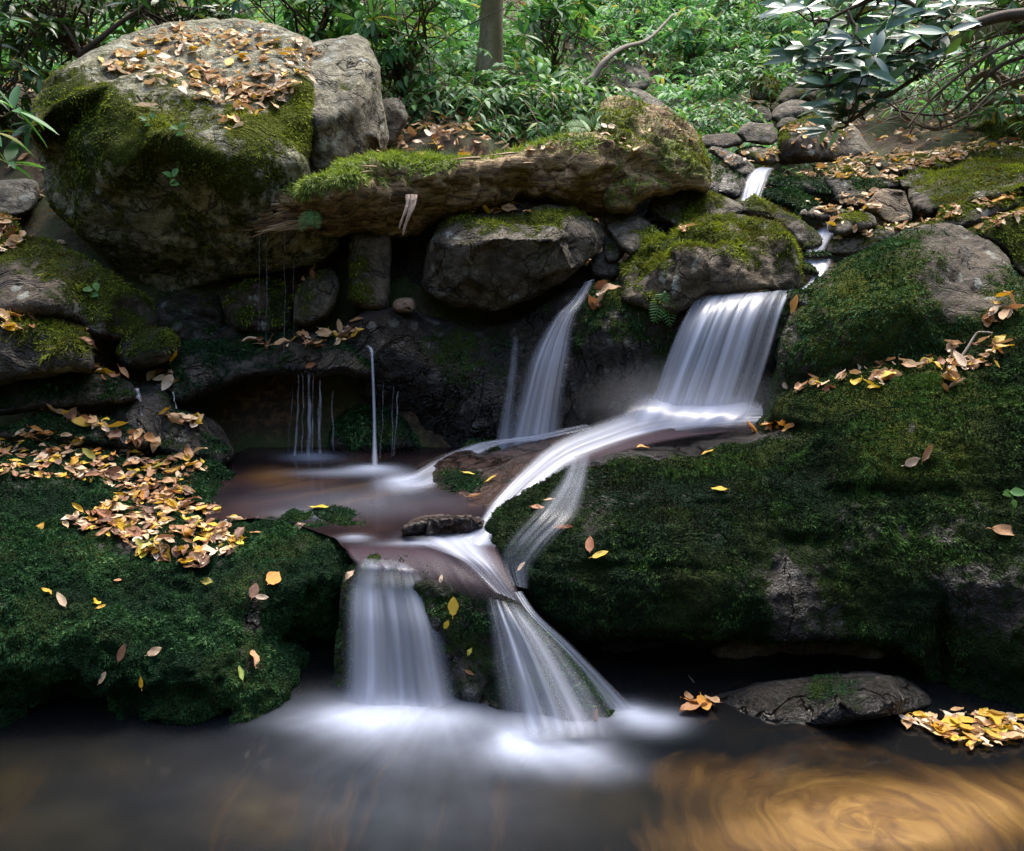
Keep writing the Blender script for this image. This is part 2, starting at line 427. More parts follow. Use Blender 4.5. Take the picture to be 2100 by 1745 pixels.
def rock(name, label, poly, ctrl, edge=.15, ew=50, back=.5, amp=.03, freq=2.2, moss=.4, up=.5, wet=0., olive=.3, lichen=.5,
         res=6, mossb=(), wetb=(), oliveb=(), dents=(), col=(1, 1, 1), cat="rock", group=None, blade='moss_dark', dens=1.0, bl=.7,
         facet=.0, strata=0., seed=None, sm=True, kind=None, mat='rock', grain=None, cut=None):
    global BN
    seed = seed if seed is not None else len(ROCKS) * 31 + 11
    poly = np.array(poly, float)
    per = np.linalg.norm(poly - np.roll(poly, -1, 0), axis=1).sum()
    if sm:
        n_ = max(40, min(160, int(per / (res * 1.6))))
        pc = catmull(poly, n_, True)
        if cut:
            tt = np.linspace(0, len(poly), n_, endpoint=False); k_ = tt.astype(int); f_ = (tt - k_)[:, None]
            pc = .3 * pc + .7 * (poly[k_] * (1 - f_) + poly[(k_ + 1) % len(poly)] * f_)
        poly = pc
    lo, hi = poly.min(0) - res, poly.max(0) + res
    gx = np.arange(lo[0], hi[0] + res, res); gy = np.arange(lo[1], hi[1] + res, res)
    X, Y = np.meshgrid(gx, gy); px, py = X.ravel(), Y.ravel()
    sd, cp = poly_sd(px, py, poly)
    keep = sd > -0.72 * res
    nx = len(gx)
    i = (np.arange(len(gy) - 1)[:, None] * nx + np.arange(nx - 1)[None]).ravel()
    Q = np.stack([i + nx, i + nx + 1, i + 1, i], -1)
    Q = Q[keep[Q].all(1)]
    used = np.zeros(len(px), bool); used[Q.ravel()] = True
    idm = -np.ones(len(px), int); idm[used] = np.arange(used.sum())
    Q = idm[Q]; px, py, sd, cp = px[used], py[used], sd[used], cp[used]
    e = np.sort(np.stack([Q, np.roll(Q, -1, 1)], -1).reshape(-1, 2), 1)
    u, cnt = np.unique(e, axis=0, return_counts=True)
    rim = np.zeros(len(px), bool); rim[u[cnt == 1].ravel()] = True
    snap = rim | (sd < 0.3 * res)
    px = np.where(rim, cp[:, 0], px); py = np.where(rim, cp[:, 1], py); sd = np.where(rim, 0, np.maximum(sd, 0.25 * res))
    if len(ctrl) == 2 and not hasattr(ctrl[0], '__len__'):
        y0, y1 = poly[:, 1].min(), poly[:, 1].max()
        D = ctrl[0] + (ctrl[1] - ctrl[0]) * (py - y0) / (y1 - y0)
    else:
        D = tps(ctrl)(px, py)
    if cut:
        rs = np.random.default_rng(seed); lo2, hi2 = poly.min(0), poly.max(0)
        ip = []
        while len(ip) < cut[0]:
            c_ = lo2 + (hi2 - lo2) * rs.random(2)
            if poly_sd(c_[:1], c_[1:], poly)[0][0] > 0: ip.append(c_)
        st = max(1, len(poly) // (cut[0] + 4))
        op = poly[::st] + (poly[::st] - poly.mean(0)) * .06
        kp = np.vstack([np.array(ip), op])
        kd = (tps(ctrl)(kp[:, 0], kp[:, 1]) if hasattr(ctrl[0], '__len__') else ctrl[0] + (ctrl[1] - ctrl[0]) * (kp[:, 1] - lo2[1]) / (hi2[1] - lo2[1]))
        kd = kd + np.concatenate([rs.normal(0, cut[1], len(ip)) - cut[1] * .7, rs.normal(0, cut[1] * .3, len(op))])
        vs, _, fs, *_ = delaunay_2d_cdt([Vector(a) for a in kp.tolist()], [], [], 0, 1e-4)
        Dp = np.full(len(px), np.nan)
        for f in fs:
            A_, B_, C_ = (kp[i] for i in f); det = (B_[0] - A_[0]) * (C_[1] - A_[1]) - (C_[0] - A_[0]) * (B_[1] - A_[1])
            if abs(det) < 1e-6: continue
            w1 = ((px - A_[0]) * (C_[1] - A_[1]) - (C_[0] - A_[0]) * (py - A_[1])) / det
            w2 = ((B_[0] - A_[0]) * (py - A_[1]) - (px - A_[0]) * (B_[1] - A_[1])) / det
            m_ = (w1 >= -1e-3) & (w2 >= -1e-3) & (w1 + w2 <= 1.001)
            Dp[m_] = (kd[f[0]] * (1 - w1 - w2) + kd[f[1]] * w1 + kd[f[2]] * w2)[m_]
        D = np.where(np.isnan(Dp), D, .8 * Dp + .2 * D)
    D = D + blobs(px, py, dents)
    t = np.clip(sd / ew, 0, 1)
    pr = np.sqrt(1 - (1 - t) ** 2)
    Yf = D + edge * (1 - pr)
    mx = max(sd.max(), 1e-6)
    t2 = np.clip(sd / mx, 0, 1)
    Yb = D + edge + back * np.sqrt(1 - (1 - t2) ** 2)
    Vf = W(px, py, Yf)
    Nf = vnormals(Vf, Q)
    def disp(V, s):
        d = amp * (fbm(V * freq, 5, seed + s, 0.57) + 0.35 * ridged(V * freq * 2.3, 3, seed + s + 5, 0.5) - .2)
        if facet:
            f1, f2, cid = worley(V * facet + 0.25 * fbm(V * facet, 2, seed)[:, None], seed + s)
            d = d + amp * 1.6 * (np.minimum(f2 - f1, .35) / .35 - .7) * .6 + amp * 1.2 * (cid - .5)
        if strata:
            q = V * np.array([1.1, 1.1, 11.0]); d = d + strata * (fbm(q, 4, seed + 77, .55))
        if grain:
            ax = np.array(grain[:3]); a = ax / np.linalg.norm(ax)
            par = V @ a; q = (V - par[:, None] * a) * grain[4] + (par * grain[5])[:, None] * a
            d = d + grain[3] * ridged(q + 0.6 * fbm(V * 3, 2, seed)[:, None], 4, seed + 8, .55)
        return d
    fade = 0.35 + 0.65 * smooth01(sd / 25)
    Vf = Vf + Nf * (disp(Vf, 0) * fade)[:, None]
    nonrim = np.where(~rim)[0]
    Vb = W(px, py, Yb)[nonrim]
    Vb = Vb + np.stack([0 * Vb[:, 0], np.abs(disp(Vb, 3)), 0 * Vb[:, 0]], -1)
    bid = np.arange(len(px)); bid[nonrim] = len(px) + np.arange(len(nonrim))
    Qb = bid[Q][:, ::-1]
    Qb = Qb[~rim[Q].all(1)]
    N = vnormals(Vf, Q)
    tx = 0.26 * fbm(Vf * 4.5, 4, seed + 40) + 0.22 * fbm(Vf * 14, 3, seed + 41)
    mo = moss + up * (N[:, 2] - .35) + tx + blobs(px, py, mossb)
    we = np.clip(wet + blobs(px, py, wetb), 0, 1)
    olv = np.clip(olive + blobs(px, py, oliveb) + 0.5 * fbm(Vf * 3, 2, seed + 60), 0, 1)
    ext = lambda a, d=0.: np.concatenate([a, np.full(len(nonrim), d)])
    V = np.vstack([Vf, Vb])
    base = np.array([V[:, 0].mean(), V[:, 1].mean(), V[:, 2].min()])
    at = {"moss": ext(np.clip(mo, -1, 1.4), .2), "wet": ext(we), "olive": ext(olv, .2), "lichen": ext(np.full(len(px), lichen), .2)}
    me = mesh_np(name, V - base, np.vstack([Q, Qb]), None, at)
    o = link(name, me, M[mat], None, label, cat, group, kind, base, col)
    ROCKS[name + str(len(ROCKS))] = o
    BV.append(Vf); BQ.append(Q + BN); BN += len(Vf)
    # moss blades
    if dens > 0:
        tri = np.vstack([Q[:, [0, 1, 2]], Q[:, [0, 2, 3]]])
        a, b, c = Vf[tri[:, 0]], Vf[tri[:, 1]], Vf[tri[:, 2]]
        ar = 0.5 * np.linalg.norm(np.cross(b - a, c - a), axis=1)
        w = np.clip((mo[tri].mean(1) - .42) * 3.2, 0, 1)
        pa = ar * (FPX / a[:, 1]) ** 2
        n = RNG.poisson(np.clip(pa * w * dens / 9.5, 0, 400))
        ti = np.repeat(np.arange(len(tri)), n); k = len(ti)
        if k > 60:
            r1, r2 = np.sqrt(RNG.random(k)), RNG.random(k)
            P = a[ti] * (1 - r1)[:, None] + b[ti] * (r1 * (1 - r2))[:, None] + c[ti] * (r1 * r2)[:, None]
            Nn = N[tri[ti, 0]]
            cl = fbm(P * 30, 2, seed + 90); pt = fbm(P * 5, 3, seed + 95)
            L = 0.0042 * P[:, 1] * bl * RNG.uniform(.5, 1.5, k) * np.clip(1 + 1.3 * pt, .45, 2.4)
            gd = -UPZ + (Nn @ UPZ)[:, None] * Nn
            dr = Nn * RNG.uniform(.12, .6, k)[:, None] + RNG.normal(0, .26, (k, 3)) + gd * .8
            dr /= np.linalg.norm(dr, axis=1)[:, None]
            sdv = np.cross(dr, RNG.normal(size=(k, 3))); sdv /= np.linalg.norm(sdv, axis=1)[:, None]
            wd = 0.00085 * P[:, 1] * RNG.uniform(.6, 1.3, k)
            P0 = P + Nn * (0.001 + np.maximum(cl, 0) * 0.010)[:, None] * bl
            T0 = P0 - sdv * wd[:, None]; T1 = P0 + sdv * wd[:, None]; T2 = P0 + dr * L[:, None]
            VV = np.stack([T0, T1, T2], 1).reshape(-1, 3)
            rn = np.clip(RNG.random(k) * .6 + .2 + cl * .4 + .45 * pt + .35 * (olv[tri[ti, 0]] - .2), 0, 1)
            mm = mesh_np("moss", VV - base, None, np.arange(3 * k).reshape(-1, 3), {"rnd": np.repeat(rn, 3)}, smooth=False)
            mo_o = link("moss", mm, M[blade], o, kind="stuff")
    return o

def z2(L): return [(1244.4 + a * .2963, 248.9 + b * .2963) for a, b in L]
def z3(L): return [(1555.6 + a * .2593, b * .2593) for a, b in L]
def c1(L): return [(a * .3407, b * .3407) for a, b in L]
def c2(L): return [(684.4 + a * .3407, b * .3407) for a, b in L]
def c3(L): return [(1384.4 + a * .3407, b * .3407) for a, b in L]
def d1(L): return [(248.9 + a * .2963, 560 + b * .2963) for a, b in L]

# --- the two great mossy rocks over the lower pool
rock("mossy_rock", "wide dark green mossy rock over the lower pool, its sloping top heaped with leaves",
     [(-330, 910), (-170, 890), (-60, 880), (60, 886), (160, 888), (260, 905), (350, 925), (440, 950), (485, 985), (455, 1015), (520, 1047), (600, 1049), (660, 1065),
      (705, 1100), (730, 1145), (727, 1185), (705, 1225), (690, 1290), (702, 1340), (700, 1420), (650, 1460), (590, 1492), (480, 1505), (300, 1515), (180, 1515), (0, 1520), (-170, 1530), (-330, 1540)],
     [(-330, 1520, 2.44), (-330, 920, 3.85), (-330, 1200, 2.66), (-160, 1510, 2.48), (0, 1500, 2.52), (300, 1490, 2.55), (590, 1470, 2.62), (-100, 1300, 2.54), (200, 1300, 2.58), (450, 1300, 2.64), (580, 1330, 2.78),
      (640, 1330, 3.0), (690, 1230, 3.0), (620, 1180, 2.90), (560, 1230, 2.82), (0, 1150, 2.80), (200, 1180, 2.85), (400, 1180, 2.93), (520, 1160, 3.0), (640, 1120, 3.05),
      (700, 1130, 3.05), (-100, 1050, 3.05), (150, 1070, 3.1), (350, 1090, 3.15), (480, 1080, 3.3), (600, 1060, 3.42), (0, 970, 3.5), (200, 980, 3.55), (400, 1000, 3.62),
      (0, 900, 3.95), (200, 900, 4.0), (350, 935, 3.97), (460, 985, 3.87)],
     edge=.10, ew=26, back=.5, amp=.06, freq=3.4, moss=.86, up=-.05, wet=.75, olive=.05, res=6,
     dents=[(130, 1450, 95, 38, .22), (622, 1312, 62, 34, .34), (455, 1462, 28, 26, .14), (300, 1250, 60, 120, .05)],
     mossb=[(530, 1260, 32, 100, -.55), (490, 1380, 60, 50, -.25), (300, 1110, 140, 22, -.3), (100, 1005, 90, 14, -.3), (330, 990, 110, 30, -.3)],
     wetb=[(530, 1260, 50, 120, .6), (600, 1055, 90, 14, .6)], col=(.24, .25, .27), dens=1.8, bl=.58, strata=.012)

rock("mossy_rock", "long dark moss covered rock wall beside the two front falls, overhanging the golden leaf eddy",
     [(985, 1110), (1000, 1068), (1040, 1028), (1100, 985), (1160, 960), (1200, 945), (1330, 912), (1500, 885), (1560, 860), (1600, 813), (1700, 773), (1800, 750), (1900, 728),
      (2000, 712), (2060, 700), (2260, 690), (2440, 700), (2440, 1600), (2260, 1580), (2060, 1530), (1970, 1490), (1900, 1405), (1850, 1345), (1750, 1322), (1600, 1312), (1450, 1302), (1300, 1306), (1190, 1316),
      (1130, 1280), (1090, 1232), (1055, 1182), (1018, 1150)],
     [(1000, 1110, 3.12), (1060, 1170, 2.98), (1100, 1230, 2.9), (1180, 1300, 2.84), (1300, 1300, 2.8), (1500, 1300, 2.78), (1700, 1310, 2.78), (1050, 1060, 3.2), (1130, 1010, 3.4),
      (1200, 955, 3.6), (1340, 920, 3.85), (1500, 895, 4.0), (1570, 870, 4.0), (1610, 820, 3.95), (1150, 1110, 3.0), (1300, 1010, 3.25), (1300, 1100, 2.98), (1300, 1200, 2.82),
      (1500, 960, 3.45), (1500, 1080, 2.98), (1500, 1200, 2.8), (1700, 820, 3.6), (1700, 900, 3.3), (1700, 1000, 3.1), (1700, 1150, 2.88), (1720, 780, 3.85), (1900, 745, 3.85),
      (1900, 800, 3.5), (1900, 900, 3.2), (1900, 1000, 3.05), (1900, 1150, 2.85), (1900, 1300, 2.75), (2100, 720, 3.6), (2100, 850, 3.2), (2100, 1000, 2.95), (2100, 1200, 2.72),
      (2100, 1400, 2.62), (2250, 720, 3.4), (2250, 1000, 2.8), (2250, 1500, 2.5), (2440, 720, 3.3), (2440, 1000, 2.75), (2440, 1550, 2.42), (2000, 1450, 2.72)],
     edge=.14, ew=24, back=.45, amp=.042, freq=2.4, moss=.76, up=.06, wet=.75, olive=.12, res=6, strata=.012,
     dents=[(1600, 880, 130, 14, .10), (1420, 1040, 160, 16, .06), (1800, 1010, 200, 16, .05), (1300, 1165, 160, 14, .03), (1640, 1110, 60, 14, .05), (1930, 1330, 22, 90, .12), (1870, 1100, 30, 80, .06)],
     mossb=[(1880, 930, 130, 70, .4), (1850, 800, 220, 60, .35), (1250, 960, 260, 26, .2), (1640, 1240, 70, 90, -.45), (1570, 1180, 120, 40, -.15), (1500, 892, 90, 13, -1.1), (1400, 902, 80, 13, -1.1), (1300, 922, 70, 13, -1.0), (1210, 948, 50, 13, -.8), (1870, 870, 14, 40, -.8), (2060, 1200, 120, 130, -.35), (1180, 1030, 60, 70, -.3), (1750, 1080, 60, 120, -.12)],
     wetb=[(1150, 1050, 130, 130, .6), (1500, 890, 160, 16, .7), (1330, 912, 120, 16, .7)], oliveb=[(1880, 930, 150, 70, 1.1), (1850, 800, 240, 60, 1.0), (1740, 1270, 120, 120, .4), (1250, 950, 300, 20, .4)], col=(.24, .20, .175), dens=1.6, bl=.56, blade='moss_brown')

rock("fall_rock", "narrow dark wet rock that splits the front water into two falls",
     [(700, 1205), (715, 1160), (745, 1135), (800, 1126), (900, 1126), (985, 1135), (1030, 1165), (1050, 1213), (1085, 1258), (1140, 1308), (1200, 1373), (1250, 1433), (1266, 1500), (1200, 1530), (1000, 1530), (850, 1520), (690, 1500), (690, 1300)],
     [cz(740, 1130, .388), cz(900, 1130, .388), cz(1000, 1138, .385), cz(740, 1160, .378), cz(900, 1162, .378), cz(1010, 1180, .368), cz(740, 1185, .35), cz(900, 1190, .35), cz(1030, 1212, .335), (720, 1300, 2.79), (720, 1450, 2.74), (850, 1300, 2.78), (850, 1450, 2.72), (950, 1260, 2.76), (950, 1400, 2.68),
      (1050, 1300, 2.72), (1080, 1450, 2.60), (1200, 1420, 2.60), (1250, 1480, 2.54), (1000, 1500, 2.59)],
     edge=.05, ew=30, back=.4, amp=.022, freq=4, moss=.55, up=.1, wet=.8, olive=.25, res=5, col=(.5, .5, .52), facet=6, dens=.7, bl=.5,
     mossb=[(930, 1330, 50, 120, -.12), (1120, 1380, 60, 80, .15)])

rock("chute_rock", "low purple brown wet ridge carrying the white chute above the middle pool",
     [(830, 990), (850, 955), (900, 935), (960, 920), (1000, 927), (1100, 903), (1200, 880), (1330, 855), (1460, 838), (1560, 842), (1580, 880), (1500, 900), (1340, 925), (1210, 962), (1120, 1008), (1050, 1060),
      (995, 1120), (965, 1105), (965, 1060), (950, 1030), (900, 1022), (870, 1000)],
     [(850, 990, 4.0), (900, 950, 4.05), (960, 930, 4.15), (900, 1010, 3.75), (960, 1040, 3.55), (980, 1100, 3.3), (1030, 1050, 3.42), (1050, 960, 3.85), (1100, 910, 4.25), (1120, 1000, 3.6), (1200, 890, 4.35),
      (1200, 950, 3.82), (1330, 860, 4.45), (1330, 910, 4.05), (1500, 845, 4.5), (1500, 890, 4.1), (1570, 860, 4.3)],
     edge=.08, ew=14, back=.4, amp=.02, freq=4, moss=.12, up=.1, wet=1, olive=.1, res=4, col=(.85, .50, .46), blade='moss_dark', dens=.8,
     mossb=[(950, 985, 50, 22, .5), (1000, 990, 90, 20, .3), (1240, 885, 60, 14, .3)])

rock("mossy_rock", "small green mossy hump in the middle pool with one yellow leaf",
     [(632, 1048), (680, 1036), (740, 1052), (788, 1080), (782, 1102), (720, 1108), (670, 1090)], (3.45, 3.15), edge=.1, ew=30, back=.2, amp=.012, freq=6, moss=.75, up=.1, wet=.5, olive=.05, res=4, col=(.7, .7, .7))
rock("wet_stone", "shiny dark brown wet stone lying in the middle pool beside the chute",
     [(828, 1082), (838, 1068), (870, 1056), (930, 1055), (985, 1060), (990, 1085), (960, 1098), (900, 1110), (850, 1112), (832, 1100)], [cz(835, 1080, .46), cz(870, 1058, .48), cz(980, 1062, .47), cz(850, 1110, .39), cz(960, 1098, .40), cz(900, 1080, .47), cz(900, 1108, .39)], edge=.06, ew=12, back=.12, amp=.02, freq=7, facet=11, moss=-.5, up=0, wet=1, res=3, col=(.65, .42, .34), dens=0, lichen=0)
rock("slab_rock", "low flat grey slab at the water's edge under the rock wall, sharply ridged",
     [(1440, 1440), (1470, 1422), (1560, 1402), (1650, 1388), (1770, 1375), (1850, 1388), (1905, 1425), (1915, 1445), (1870, 1462), (1760, 1478), (1690, 1490), (1600, 1485), (1480, 1470)],
     [(1460, 1440, 2.64), (1560, 1405, 2.68), (1770, 1378, 2.70), (1900, 1435, 2.64), (1700, 1430, 2.54), (1790, 1420, 2.53), (1690, 1480, 2.53), (1560, 1460, 2.57)], edge=.05, ew=8, back=.3, amp=.015, cut=(7, .04), freq=4, facet=4, moss=.12, up=.3, wet=.9, res=4, col=(.36, .35, .35), mossb=[(1710, 1410, 60, 30, .35)], dens=.7)
rock("slab_rock", "brown block wedged in the dark undercut behind the low grey slab",
     [(1460, 1330), (1600, 1300), (1850, 1300), (1880, 1400), (1780, 1420), (1560, 1425), (1480, 1400)], (2.98, 3.0), edge=.1, ew=30, back=.3, amp=.03, freq=3, facet=4, moss=-.1, wet=.3, res=6, col=(1.1, .85, .72), dens=0)
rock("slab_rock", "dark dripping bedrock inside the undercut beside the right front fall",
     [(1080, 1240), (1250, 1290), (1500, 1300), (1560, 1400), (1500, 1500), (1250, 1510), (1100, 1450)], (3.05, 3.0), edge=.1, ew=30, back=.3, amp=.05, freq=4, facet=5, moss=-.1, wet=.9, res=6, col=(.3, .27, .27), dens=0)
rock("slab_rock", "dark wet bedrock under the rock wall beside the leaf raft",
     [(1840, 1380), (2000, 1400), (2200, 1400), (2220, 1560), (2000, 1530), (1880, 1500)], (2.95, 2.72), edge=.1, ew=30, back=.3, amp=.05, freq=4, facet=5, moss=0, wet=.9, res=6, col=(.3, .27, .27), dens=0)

# --- walls behind the middle pool
rock("wet_rock", "dark wet rock face behind the middle pool, shining beads of water on its upper edge",
     [(690, 700), (730, 648), (800, 632), (900, 648), (1000, 665), (1060, 655), (1110, 628), (1190, 590), (1240, 700), (1220, 860), (1120, 940), (1000, 945), (900, 935), (860, 905), (780, 860), (710, 780)],
     [(720, 660, 4.65), (800, 640, 4.75), (1000, 670, 4.75), (1180, 610, 4.8), (800, 720, 4.5), (1000, 760, 4.5), (900, 850, 4.55), (1000, 930, 4.5), (1150, 720, 4.62), (1150, 900, 4.5), (780, 840, 4.7)],
     edge=.15, ew=40, back=.4, amp=.05, freq=2.6, moss=.22, up=.2, wet=.85, olive=.25, res=6, col=(.26, .22, .20), mossb=[(900, 730, 80, 50, .3), (1010, 780, 50, 80, .2), (780, 680, 90, 30, -.5)], dens=.8)
rock("wet_rock", "mossy rock shelf behind the fan fall, mossy step between the two back falls",
     [(1160, 640), (1200, 588), (1260, 575), (1310, 600), (1370, 640), (1420, 620), (1600, 598), (1690, 620), (1690, 860), (1560, 870), (1300, 860), (1200, 870), (1165, 760)],
     [(1200, 600, 4.75), (1300, 620, 4.65), (1180, 720, 4.6), (1300, 720, 4.5), (1380, 700, 4.55), (1500, 640, 4.6), (1500, 760, 4.6), (1300, 840, 4.55), (1650, 700, 4.4), (1650, 840, 4.4), (1500, 850, 4.55)],
     edge=.12, ew=40, back=.4, amp=.05, freq=3, moss=.45, up=.2, wet=.7, olive=.3, res=5, col=(.30, .26, .23), mossb=[(1260, 600, 60, 40, .4), (1250, 800, 90, 60, -.3)], oliveb=[(1270, 610, 100, 60, .5)])
rock("mossy_rock", "low leaf strewn mossy ledge across the middle pool, under the thin drips",
     [(322, 760), (330, 715), (360, 698), (440, 700), (520, 686), (600, 678), (680, 684), (740, 700), (772, 735), (770, 775), (700, 765), (660, 772), (600, 772), (520, 775), (440, 800), (370, 830), (335, 800)],
     [(340, 720, 4.5), (440, 705, 4.6), (600, 682, 4.75), (740, 710, 4.65), (420, 740, 4.35), (600, 730, 4.4), (720, 740, 4.4), (350, 790, 4.3), (600, 765, 4.4), (450, 790, 4.35), (760, 770, 4.45)],
     edge=.15, ew=24, back=.4, amp=.03, freq=4, moss=.5, up=.2, wet=.5, olive=.12, res=5, col=(.5, .47, .45), mossb=[(640, 740, 40, 30, -.5), (740, 700, 40, 30, -.4)], wetb=[(640, 740, 50, 40, .5)], dens=.9)
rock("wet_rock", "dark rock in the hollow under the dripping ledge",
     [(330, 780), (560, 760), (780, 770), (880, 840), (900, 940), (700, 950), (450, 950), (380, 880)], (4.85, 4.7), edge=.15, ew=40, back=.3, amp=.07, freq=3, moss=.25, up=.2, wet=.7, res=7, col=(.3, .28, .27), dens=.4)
rock("mossy_rock", "round dark green mossy stone at the foot of the single water spout",
     [(672, 900), (690, 850), (740, 830), (800, 840), (845, 880), (860, 925), (800, 935), (690, 930)], (4.6, 4.4), edge=.15, ew=40, back=.3, amp=.03, freq=4, moss=.6, up=.2, wet=.5, olive=.1, res=5, col=(.4, .4, .4), dens=.9)
rock("wet_stone", "small mossy wet lump beside the foot of the middle back fall",
     [(945, 920), (960, 905), (1000, 903), (1030, 915), (1020, 930), (960, 932)], (4.4, 4.3), edge=.06, ew=12, back=.15, amp=.01, freq=8, moss=.5, wet=.8, res=3, col=(.5, .5, .5), dens=.8)

# --- boulders on the far bank
rock("boulder", "huge grey boulder covered in pale fallen leaves on top, mossy shadowed front",
     [(60, 290), (66, 225), (85, 175), (115, 145), (160, 128), (205, 100), (255, 70), (340, 48), (480, 37), (560, 45), (640, 78), (655, 130), (640, 190), (645, 260), (638, 330), (650, 385), (690, 450), (702, 510), (655, 548),
      (560, 562), (470, 572), (380, 606), (330, 612), (285, 580), (215, 540), (150, 475), (98, 420), (82, 350)],
     [(90, 300, 4.9), (100, 180, 5.05), (150, 150, 5.05), (300, 180, 4.88), (450, 230, 4.75), (600, 240, 4.85), (620, 330, 4.88), (200, 300, 4.62), (400, 330, 4.58), (550, 300, 4.7), (150, 400, 4.8), (300, 480, 4.85),
      (450, 480, 4.75), (600, 450, 4.8), (350, 600, 5.1), (480, 560, 4.95), (680, 500, 4.95), (640, 540, 4.95), (200, 520, 5.0), (250, 75, 5.9), (340, 55, 6.1), (480, 45, 6.3), (560, 52, 6.2), (630, 90, 5.9), (400, 130, 5.4), (550, 130, 5.45), (250, 120, 5.4)],
     edge=.12, ew=16, back=1.0, amp=.04, freq=1.9, moss=.34, up=-.05, wet=.05, olive=.75, lichen=1.0, res=5, facet=1.6, cut=(13, .17), col=(1.95, 2.05, 1.72),
     mossb=[(200, 260, 90, 110, .5), (330, 280, 80, 60, .45), (560, 250, 90, 50, .65), (110, 200, 50, 60, .35), (480, 320, 110, 60, .2), (620, 200, 22, 60, .5), (300, 420, 220, 120, .05), (450, 100, 160, 40, -.1), (120, 440, 40, 60, .3)],
     oliveb=[(560, 240, 120, 60, .6), (200, 300, 120, 120, -.2)], blade='moss_olive', dens=.45, bl=.6)
rock("boulder", "tall grey split block leaning against the leaf topped boulder, bare pale top",
     [(612, 170), (622, 95), (680, 78), (735, 74), (760, 92), (776, 140), (782, 200), (797, 280), (790, 312), (740, 335), (700, 340), (640, 365), (620, 300)],
     [(640, 100, 5.9), (730, 80, 5.95), (690, 150, 5.5), (640, 200, 5.3), (730, 200, 5.25), (690, 230, 5.1), (770, 200, 5.5), (780, 290, 5.4), (700, 300, 5.1), (640, 320, 5.15)],
     edge=.10, ew=12, back=.6, cut=(7, .10), amp=.025, freq=2.4, facet=2.2, moss=.06, up=.1, olive=.9, lichen=.8, res=5, col=(1.75, 1.76, 1.55), mossb=[(700, 178, 36, 14, .5), (760, 200, 10, 60, .3)], blade='moss_olive', dens=.5, grain=(.1, 0, 1, .012, 9, 1.2))
rock("stone", "grey stone tucked between the split block and the forest floor",
     [(765, 300), (782, 215), (800, 203), (825, 212), (836, 245), (815, 285), (795, 300)], (6.1, 5.9), edge=.12, ew=22, back=.3, amp=.03, freq=4, moss=.15, up=.3, olive=.7, res=4, col=(1, .95, .88), blade='moss_olive', dens=.5)
rock("boulder", "long rounded mossy boulder below the huge leaf topped one, reddish brown side",
     [(-130, 440), (-30, 425), (20, 445), (50, 485), (120, 500), (210, 548), (295, 605), (327, 650), (312, 690), (240, 700), (190, 690), (150, 660), (80, 645), (-130, 660)],
     [(-100, 450, 4.9), (0, 450, 4.9), (50, 500, 4.6), (150, 530, 4.5), (250, 590, 4.45), (310, 650, 4.5), (0, 560, 4.25), (120, 600, 4.2), (-80, 640, 4.1), (220, 660, 4.3), (120, 650, 4.2)],
     edge=.12, ew=20, back=.5, amp=.035, cut=(9, .06), freq=2.5, moss=.5, up=.35, wet=.1, olive=.55, res=6, col=(.62, .5, .42), mossb=[(60, 590, 60, 40, -.4)], blade='moss_olive', dens=.7)
rock("mossy_rock", "shaggy moss topped rock with dry leaves below a longer rounded boulder",
     [(-120, 640), (-10, 630), (40, 648), (110, 662), (165, 680), (185, 710), (190, 760), (140, 765), (70, 775), (-120, 790)], (4.1, 3.85), edge=.15, ew=34, back=.4, amp=.04, freq=4, moss=.5, up=.3, olive=.45, res=5, col=(.6, .55, .5), mossb=[(10, 760, 50, 40, -.7)], blade='moss_olive', bl=1.2, dens=.9)
rock("mossy_rock", "small moss capped stone like a cushion beside the dripping ledge",
     [(243, 720), (248, 692), (275, 674), (320, 670), (350, 678), (363, 700), (355, 735), (320, 750), (270, 755), (248, 740)], (4.35, 4.2), edge=.15, ew=40, back=.2, amp=.025, freq=5, moss=.6, up=.2, olive=.35, res=4, col=(.5, .45, .4), blade='moss_olive', dens=.8)
rock("wet_rock", "dark flat mossy rock with two leaves on its rim, above the pair of tiny trickles",
     [(-100, 790), (40, 765), (120, 762), (220, 765), (260, 780), (285, 800), (275, 825), (200, 835), (100, 840), (-100, 860)], (4.15, 3.9), edge=.12, ew=24, back=.4, amp=.03, freq=4, moss=.4, up=.3, wet=.5, olive=.1, res=5, col=(.4, .38, .36), dens=.8)
rock("mossy_rock", "mossy step under a rim of yellow leaves just above the big leaf heap",
     [(-60, 890), (40, 870), (75, 852), (150, 848), (220, 862), (275, 880), (305, 905), (290, 925), (200, 915), (60, 905)], (4.0, 3.8), edge=.1, ew=20, back=.3, amp=.02, freq=5, moss=.5, up=.2, wet=.4, olive=.12, res=5, col=(.5, .48, .45), dens=.9)
rock("wet_rock", "dark mossy rock under the tiny trickles, shiny and wet in the middle",
     [(230, 850), (260, 790), (300, 770), (340, 760), (352, 800), (360, 835), (420, 855), (460, 890), (478, 935), (440, 960), (330, 940), (280, 900)],
     [(260, 800, 4.25), (340, 770, 4.4), (300, 840, 4.1), (400, 860, 4.15), (330, 900, 3.95), (450, 920, 4.1), (400, 940, 4.0)], edge=.14, ew=30, back=.4, amp=.035, freq=4, moss=.4, up=.2, wet=.6, olive=.1, res=5, col=(.45, .42, .4), mossb=[(300, 840, 30, 40, -.4)], dens=.9)
rock("stone", "squat mossy stone under the boulder with a pale bare patch, behind the water threads",
     [(458, 630), (470, 590), (500, 575), (550, 572), (590, 585), (600, 630), (590, 680), (540, 690), (480, 680)], (4.95, 4.75), edge=.12, ew=22, back=.3, amp=.03, cut=(5, .05), freq=4, moss=.45, up=.3, wet=.1, olive=.45, res=4, col=(.65, .52, .42), mossb=[(535, 610, 14, 22, -.6)], blade='moss_olive', dens=.7)
